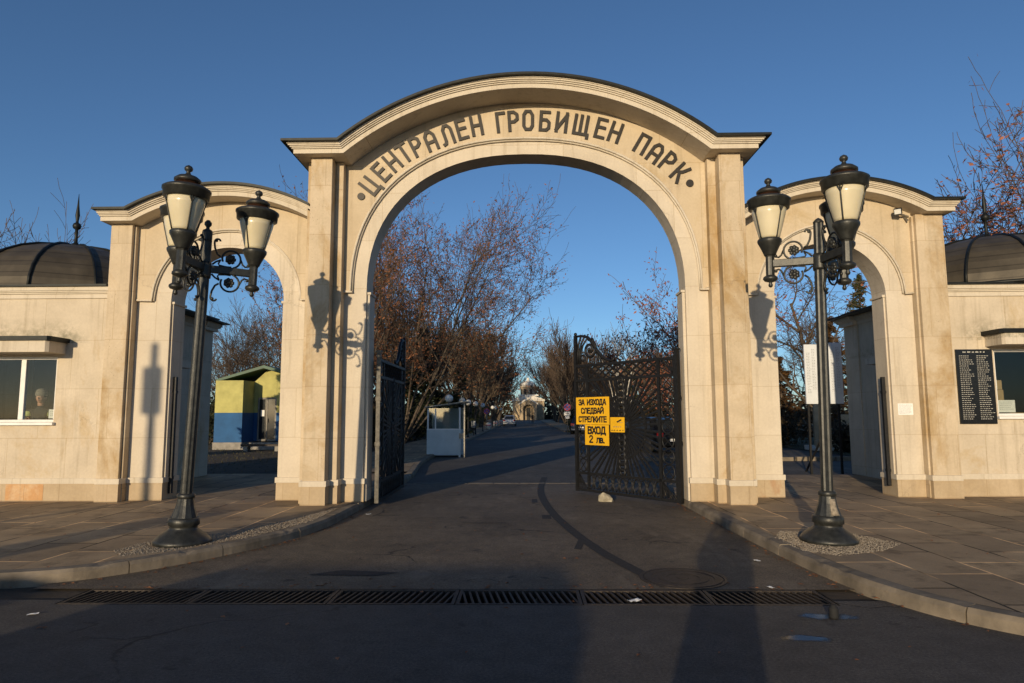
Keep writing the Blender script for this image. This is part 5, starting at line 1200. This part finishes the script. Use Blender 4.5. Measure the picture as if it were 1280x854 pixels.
# ---- white notice board and graves seen through the right arch
t = thing('notice_board', 'tall white two-panel information board on legs, right side arch', 'notice board', (7.46, 17.9, .0))
for j, (x0, x1, z0, z1, yy) in enumerate(((7.42, 8.02, 1.84, 3.42, 17.95), (8.04, 8.38, 1.84, 3.46, 17.9))):
    mb = MB(); mb.box(x0, x1, yy, yy+.06, z0, z1); p_ = mb.build('panel', 'boardwhite', t, bevel=.004)
    rr = random.Random(60+j)
    for c in range(4 if j == 0 else 2): unit_lines(26 if c != 3 else 18, x0+.05+c*.14, z1-.14-.1*(c == 0), .042, lambda a, b, d, yy=yy: (a, yy-.0008-d, b), .016, rr, .05, .10).build('small_print', 'grey_ink', p_)
mb = MB()
for x in (7.5, 7.95, 8.3): mb.bar((x, 18.05, 0), (x, 18.05, 3.3), .05)
mb.bar((7.95, 18.05, 1.2), (7.7, 18.9, 0), .04); mb.build('leg', 'iron', t); reparent(t)
for c in t.children:
    for g in c.children: g.matrix_parent_inverse = Matrix.Identity(4)
def grave(label, x, y, w_, h):
    t = thing('gravestone', label, 'gravestone', (x, y, .03)); mb = MB(); mb.box(-w_/2-.12, w_/2+.12, -.2, .9, 0, .12); mb.build('plinth', 'churchtrim', t, bevel=.01); mb = MB(); mb.prism([(-w_/2, .121), (w_/2, .121), (w_/2, h*.85), (w_*.25, h), (-w_*.25, h), (-w_/2, h*.85)], -.07, .07); mb.build('headstone', 'church', t, bevel=.01)
for i, (x, y, w_, h) in enumerate(((13.15, 30.5, .55, 2.1), (14.6, 31.2, .6, 1.5), (15.7, 30.8, .9, .9), (12.8, 28.8, 1.2, .5))): grave(['tall narrow gravestone left of the white board', 'gravestone half hidden behind the white board', 'low wide gravestone under the white board', 'low grave slab with short headstone beside the shrub'][i], x, y, w_, h)

# ---- church at the end of the avenue
t = thing('church', 'small domed church with arched doorway at the end of the avenue', 'church', (.7, 190, 0))
mb = MB(); mb.box(-4.6, 4.6, 6, 22, -.5, 5.4); mb.box(-2.35, 2.35, 2.001, 6, -.5, 4.6); mb.build('wall', 'church', t)
mb = MB(); pts = [(-2.4, 4.3), (0, 5.7), (2.4, 4.3)]; mb.prism([(-2.4, -.5)]+pts+[(2.4, -.5), (1.5, -.5)]+superarc(1.5, 1.1, 3.2, 0, 2, 16)[::-1]+[(-1.5, -.5)], .0, 2.0); mb.build('porch', 'church', t)
mb = MB(); mb.prism([(-2.75, 4.2), (0, 5.85), (2.75, 4.2), (2.75, 4.65), (0, 6.35), (-2.75, 4.65)], -.25, 2.1); mb.box(-4.8, 4.8, 5.7, 22, 5.401, 5.9); mb.box(-3.0, 3.0, 7, 15, 6.9, 7.3); mb.build('trim', 'churchtrim', t)
mb = MB(); mb.prism([(-4.6, 5.901), (4.6, 5.901), (0, 7.4)], 5.5, 21); mb.build('roof', 'churchtrim', t)
mb = MB(); mb.box(-.55, .55, 1.97, 2.0, -.5, 3.4); mb.build('door', 'ink', t)
mb = MB(); mb.lathe([(2.3, 7.0), (2.3, 9.4), (2.55, 9.5), (2.55, 9.8)], 16, (0, 11, 0), smooth=False); dr = mb.build('drum', 'church', t)
for k in range(8): a = 2*PI*(k+.5)/8; mb = MB(); mb.box(-.36, .36, -.06, .06, 7.5, 9.1, Matrix.Translation((2.28*math.cos(a), 11+2.28*math.sin(a), 0)) @ Matrix.Rotation(a+PI/2, 4, 'Z')); mb.build('drum_window', 'ink', dr)
mb = MB(); mb.lathe([(2.5, 9.8), (2.2, 10.6), (1.4, 11.3), (.5, 11.6), (.42, 12.0), (.42, 12.3), (.05, 12.6)], 20, (0, 11, 0)); mb.build('dome', 'churchtrim', t)
mb = MB(); mb.bar((0, 11, 12.5), (0, 11, 13.6), .12); mb.bar((-.35, 11, 13.2), (.35, 11, 13.2), .12); mb.build('cross', 'iron', t)

# ================================================================== PEOPLE
def skin_mesh(name, mat, chains, parent, sub=2):
    """one continuous surface grown over a skeleton: chains of (x,y,z,r); a chain may start from a named joint"""
    V, E_, Rr, names = [], [], [], {}
    for ch_ in chains:
        prev = None
        for j in ch_:
            if isinstance(j, str): prev = names[j]; continue
            nm_, p, r = j if isinstance(j[0], str) else (None, j[:3], j[3])
            V.append(tuple(p)); Rr.append(r); i = len(V)-1
            if nm_: names[nm_] = i
            if prev is not None: E_.append((prev, i))
            prev = i
    me = bpy.data.meshes.new(name); me.from_pydata(V, E_, []); me.materials.append(M[mat])
    me.skin_vertices.new(name='skin') if hasattr(me.skin_vertices, 'new') else None
    o = bpy.data.objects.new(name, me); COL.objects.link(o)
    sk = o.modifiers.new('skin', 'SKIN'); sk.use_smooth_shade = True; sk.branch_smoothing = .6
    for i, r in enumerate(Rr): me.skin_vertices[0].data[i].radius = (r, r)
    me.skin_vertices[0].data[0].use_root = True
    o.modifiers.new('sub', 'SUBSURF').levels = sub; o.modifiers['sub'].render_levels = sub
    if parent is not None: o.parent = parent
    return o
def hand(wr, d, side, palm, curl=.5):
    """five finger chains leaving the palm: wr wrist, d finger direction, side towards the thumb, palm facing"""
    wr, d, side, palm = (Vector(v) for v in (wr, d, side, palm)); d.normalize(); side.normalize(); palm.normalize(); ch = []
    pc = wr+d*.055
    out = [[('palm%d' % id(ch), tuple(pc), .030)]]
    for k, (o, L) in enumerate(((.027, .070), (.009, .080), (-.009, .074), (-.026, .058))):
        b = wr+d*.085+side*o; m = b+(d*(1-curl*.4)+palm*curl*.6).normalized()*L*.5; e = m+(d*(1-curl)+palm*curl).normalized()*L*.5
        ch.append([tuple(b)+(.0095,), tuple(m)+(.0088,), tuple(e)+(.0075,)])
    b = wr+d*.03+side*.03; m = b+(d*.5+side*.8).normalized()*.035; ch.append([tuple(b)+(.012,), tuple(m)+(.0105,), tuple(m+(d*.8+side*.2+palm*.4).normalized()*.03)+(.008,)])
    return ch
def person(label, loc, rz, H, pose, hat=None, band=False, back=False):
    t = thing('person', label, 'person', loc, rz)          # faces -y
    k = H/1.75; P = lambda x, y, z, r: (x*k, y*k, z*k, r*k)
    N = lambda n, x, y, z, r: (n, (x*k, y*k, z*k), r*k)
    st = .10 if pose == 'walk' else .0
    chains = [[N('pelvis', 0, 0, .95, .135), N('waist', 0, 0, 1.10, .125), N('chest', 0, .0, 1.28, .145), N('neckb', 0, .01, 1.44, .085), N('neck', 0, -.005, 1.51, .055)]]
    arms = {}
    for s in (-1, 1):
        if pose == 'fold': el, wr = (s*.25, -.06, 1.13), (-s*.02, -.24, 1.17+.03*s)
        elif pose == 'camera': el, wr = (s*.24, -.16, 1.20), (s*.085, -.30, 1.50)
        else: el, wr = (s*.25, .02+.05*s, 1.16), (s*.26, -.07+.12*s, .93)
        chains.append(['chest', P(s*.10, .0, 1.40, .085), P(s*.185, .01, 1.40, .072), P(*el, .050), P(*wr, .034)])
        arms[s] = (el, wr)
        fy = s*st*1.6
        chains.append(['pelvis', P(s*.095, 0, .86, .100), P(s*.10, fy*.5-.01, .50, .066), P(s*.105, fy+.02, .10, .045), P(s*.11, fy-.02, .045, .040), P(s*.125, fy-.15, .035, .032)])
    body = skin_mesh('body', 'coat', chains, t)
    for s in (-1, 1):
        el, wr = (Vector(v)*k for v in arms[s]); d = (wr-el).normalized()
        if pose == 'camera': d = Vector((-s*.2, -.35, .9))
        h_ = skin_mesh('hand', 'skin', [[('w', tuple(wr-d*.01), .028*k), ('p', tuple(wr+d*.05), .030*k)]]+[['p']+c for c in hand(wr, d, (0, -.3, 1) if pose == 'fold' else (-s, -.3, .1), (-s, -.4, -.1) if pose == 'fold' else (-s*.4, -1, 0), .55)], body, 1)
    hd = MB(); n = 16; z0 = 1.635*k
    for i in range(13):
        a = PI*i/12; 
        for j in range(n):
            b = 2*PI*j/n; x, y, z = math.sin(a)*math.cos(b)*.076, math.sin(a)*math.sin(b)*.097, math.cos(a)*.118
            if z < 0: f = 1+z*2.4; x *= max(.45, f); y = y*max(.6, 1+z*1.3)-.008*(-z/.118)
            hd.v.append((x*k, y*k-.01*k, z0+z*k))
    hd.f = [(i*n+j, (i+1)*n+j, (i+1)*n+(j+1) % n, i*n+(j+1) % n) for i in range(12) for j in range(n)]; hd.sm = [True]*len(hd.f)
    hd.sphere((0, -.108*k, z0-.012*k), .016*k, 8, (.8, 1.2, 1.5)); hd.tube([(0, 0, 1.47*k), (0, -.005*k, 1.56*k)], .050*k, 10)
    for s in (-1, 1): hd.sphere((s*.077*k, .0, z0-.01*k), .026*k, 8, (.4, .8, 1.2))
    ho = hd.build('head', 'skin', t)
    for s in (-1, 1): mb = MB(); mb.sphere((s*.031*k, -.094*k, z0+.014*k), .011*k, 8); mb.build('eye', 'eye', ho); mb = MB(); mb.sphere((s*.031*k, -.103*k, z0+.014*k), .005*k, 6); mb.build('pupil', 'ink', ho)
    mb = MB(); mb.sphere((0, -.096*k, z0-.055*k), .02*k, 8, (1.1, .45, .3)); mb.build('mouth', 'lip', ho)
    mb = MB(); mb.sphere((0, .012*k, z0+.035*k), .1*k, 14, (.88, 1.04, .92)); mb.v = [v for v in mb.v]; hr = mb.build('hair', 'hair', ho)
    if hat: mb = MB(); mb.lathe([(.094, .03), (.098, .045), (.098, .085), (.092, .10), (.085, .135), (.05, .165), (.0001, .172)], 18); mb.v = [(x*k, y*1.12*k, z0+z*k) for x, y, z in mb.v]; mb.build('hat', hat, ho)
    if band:
        for s in (-1, 1): mb = MB(); mb.lathe([(.074, -.045), (.078, -.04), (.078, .04), (.074, .045)], 12); mb.v = [(x*k+s*.205*k, y*k-.005, z*k+1.34*k) for x, y, z in mb.v]; mb.build('reflective_band', 'reflect', t)
    return t
person('guard in grey knit hat and dark jacket with reflective bands, behind left window', (-9.08, 12.42, .30), R(12), 1.76, 'fold', 'hat', True)
person('person in dark clothes walking far down the avenue near the church', (1.15, 118, 0), PI, 1.72, 'walk')
pg = person('person in dark coat photographing the gate from the street', (-.27, -.42, 0), PI, 1.80, 'camera', 'hair')
t = thing('photo_camera', 'black camera held up by the person on the street', 'camera', (-.27, -.09, 1.545)); mb = MB(); mb.box(-.066, .066, -.03, .03, -.045, .045); mb.box(-.03, .03, -.025, .025, .046, .07); mb.build('camera_body', 'rubber', t, bevel=.008)
mb = MB(); mb.lathe([(.038, .03), (.038, .10), (.034, .11)], 16); mb.v = [(x, z, y) for x, y, z in mb.v]; mb.build('lens', 'plaque', t)

# ================================================================== ACROSS THE STREET (their shadows fall into the picture)
t = thing('traffic_signal', 'pedestrian signal box on a post, casting its shadow beside the left arch', 'signal', (-11.25, -3.1, 0))
mb = MB(); mb.tube([(0, 0, 0), (0, 0, 5.25)], [.085, .065], 10); mb.lathe([(.16, 0), (.16, .9), (.12, .95)], 12); mb.build('post', 'galv', t)
mb = MB(); mb.box(-.24, .10, -.24, -.11, 4.0, 4.85); hs = mb.build('housing', 'iron', t, bevel=.02)
for z in (4.2, 4.62): mb = MB(); mb.lathe([(.0001, 0), (.13, 0), (.13, .03), (.0001, .03)], 14); mb.v = [(x-.07, -.24-zz, z+y) for x, y, zz in mb.v]; mb.build('lens', 'lampred', hs)
t = thing('advertising_column', 'narrow grey information pillar on the far side of the street', 'pillar', (-9.05, -3.3, 0))
mb = MB(); mb.box(-.32, .32, -.1, .1, .15, 2.3); mb.build('panel', 'grey', t, bevel=.02); mb = MB(); mb.box(-.36, .36, -.16, .16, 0, .149); mb.build('foot', 'iron', t)

mb = MB(); mb.lathe([(.09, 1.52), (.20, 1.46), (.275, 1.38), (.285, 1.2), (.265, 1.0), (.285, .7), (.30, .42), (.28, .42)], 24); mb.v = [(x, y*.62, z) for x, y, z in mb.v]; mb.build('long_coat', 'coat', pg)

M['orange_stone'] = stone('orange_veined_stone', (.42, .21, .085), (.55, .34, .17), (.62, .52, .38), .52, joints=False)
for x0, x1 in ((-9.13, -8.80), (-8.795, -8.46)):
    o = MB().box(x0, x1, 11.7745, 11.7785, .135, .415).build('plinth_slab', 'orange_stone', pvl); o.matrix_parent_inverse = Matrix.Translation(-Vector(pvl.location))

def van(label, loc, rz, paint):  # unseen vans added behind the camera to shade the foreground street
    t = thing('shade_van', label, 'van', loc, rz)
    side = [(-2.4, .35), (-2.42, 1.75), (-2.3, 1.88), (1.1, 1.88), (1.35, 1.80), (1.95, 1.15), (2.45, 1.0), (2.5, .40), (2.4, .28), (-2.35, .28)]
    vs = []; k = len(side)
    for s_ in (-1, 1):
        for y, z in side: vs.append((s_*(.90-.10*max(0, (z-1.0)/.9)), y, z))
    MB().add(vs, [tuple(range(k)), tuple(reversed(range(k, 2*k)))]+[(i, i+k, (i+1) % k+k, (i+1) % k) for i in range(k)]).build('body', paint, t, bevel=.05)
    gm = MB(); gm.add([(-.72, 1.93, 1.20), (.72, 1.93, 1.20), (.66, 1.40, 1.765), (-.66, 1.40, 1.765)], [(3, 2, 1, 0)])
    for s_ in (-1, 1): gm.add([(s_*.888, .3, 1.15), (s_*.888, 1.75, 1.15), (s_*.825, 1.2, 1.72), (s_*.825, .3, 1.72)], [(0, 1, 2, 3)])
    go = gm.build('window', 'carglass', t, fix=False); m_ = go.modifiers.new('solid', 'SOLIDIFY'); m_.thickness = .03; m_.offset = 0
    for s_ in (-1, 1):
        for y in (-1.5, 1.55):
            mb = MB(); mb.lathe([(.20, -.09), (.31, -.10), (.33, -.06), (.33, .06), (.31, .10), (.20, .09)], 20); mb.v = [(z+s_*.82, x+y, y_+.33) for x, y_, z in mb.v]; wo = mb.build('wheel', 'rubber', t)
            mb = MB(); mb.lathe([(.0001, -.07), (.19, -.085), (.20, .085), (.0001, .07)], 16); mb.v = [(z+s_*.825, x+y, y_+.33) for x, y_, z in mb.v]; mb.build('rim', 'galv', wo)
        MB().box(*sorted((s_*.60, s_*.85)), 2.36, 2.50, .62, .82).build('headlight', 'globe', t, bevel=.02)
        MB().box(*sorted((s_*.74, s_*.88)), -2.435, -2.35, .75, 1.15).build('tail_light', 'lampred', t, bevel=.01)
    MB().box(-.9, .9, 2.40, 2.56, .30, .50).build('bumper', 'rubber', t, bevel=.03)
    return t
van('silver van parked across the street nearest the photographer', (-4.4, -5.4, 0), -PI/2, 'silver')
van('dark blue van parked across the street behind the silver one', (-9.35, -5.7, 0), -PI/2, 'navy')

rr = random.Random(91); mb = MB()
def leaf_at(x, y, z):
    a = rr.uniform(0, PI); q = rr.uniform(.012, .032); c, s_ = math.cos(a)*q, math.sin(a)*q; h = rr.uniform(.002, .012)
    mb.add([(x-c, y-s_, z+.001), (x+s_*.55, y-c*.55, z+h), (x+c, y+s_, z+.002), (x-s_*.55, y+c*.55, z+h*.6)], [(0, 1, 2, 3)])
for P, sd_ in ((KLs, -1), (KRs, 1)):
    Q = [p for p in resample(offs(P, sd_*.05), .10) if abs(p[0]) < 8 and p[1] < 15.5]
    for p in Q:
        for _ in range(rr.choice((0, 1, 2, 3))): leaf_at(p[0]+rr.gauss(0, .05), p[1]+rr.gauss(0, .05), .005)
for i in range(260):
    x = rr.uniform(-10, 10); y = rr.uniform(6.5, 15)
    if abs(x) > 4.6: leaf_at(x, y, .122)
for i in range(160): leaf_at(rr.uniform(-4, 3), rr.uniform(4.5, 15) if rr.random() < .5 else GY1+abs(rr.gauss(0, .12)), .005)
tag(mb.build('fallen_leaves', 'leaf_brown', fix=False), 'small dry leaves and crumbs along the kerbs and on the paving', 'leaves', kind='stuff')
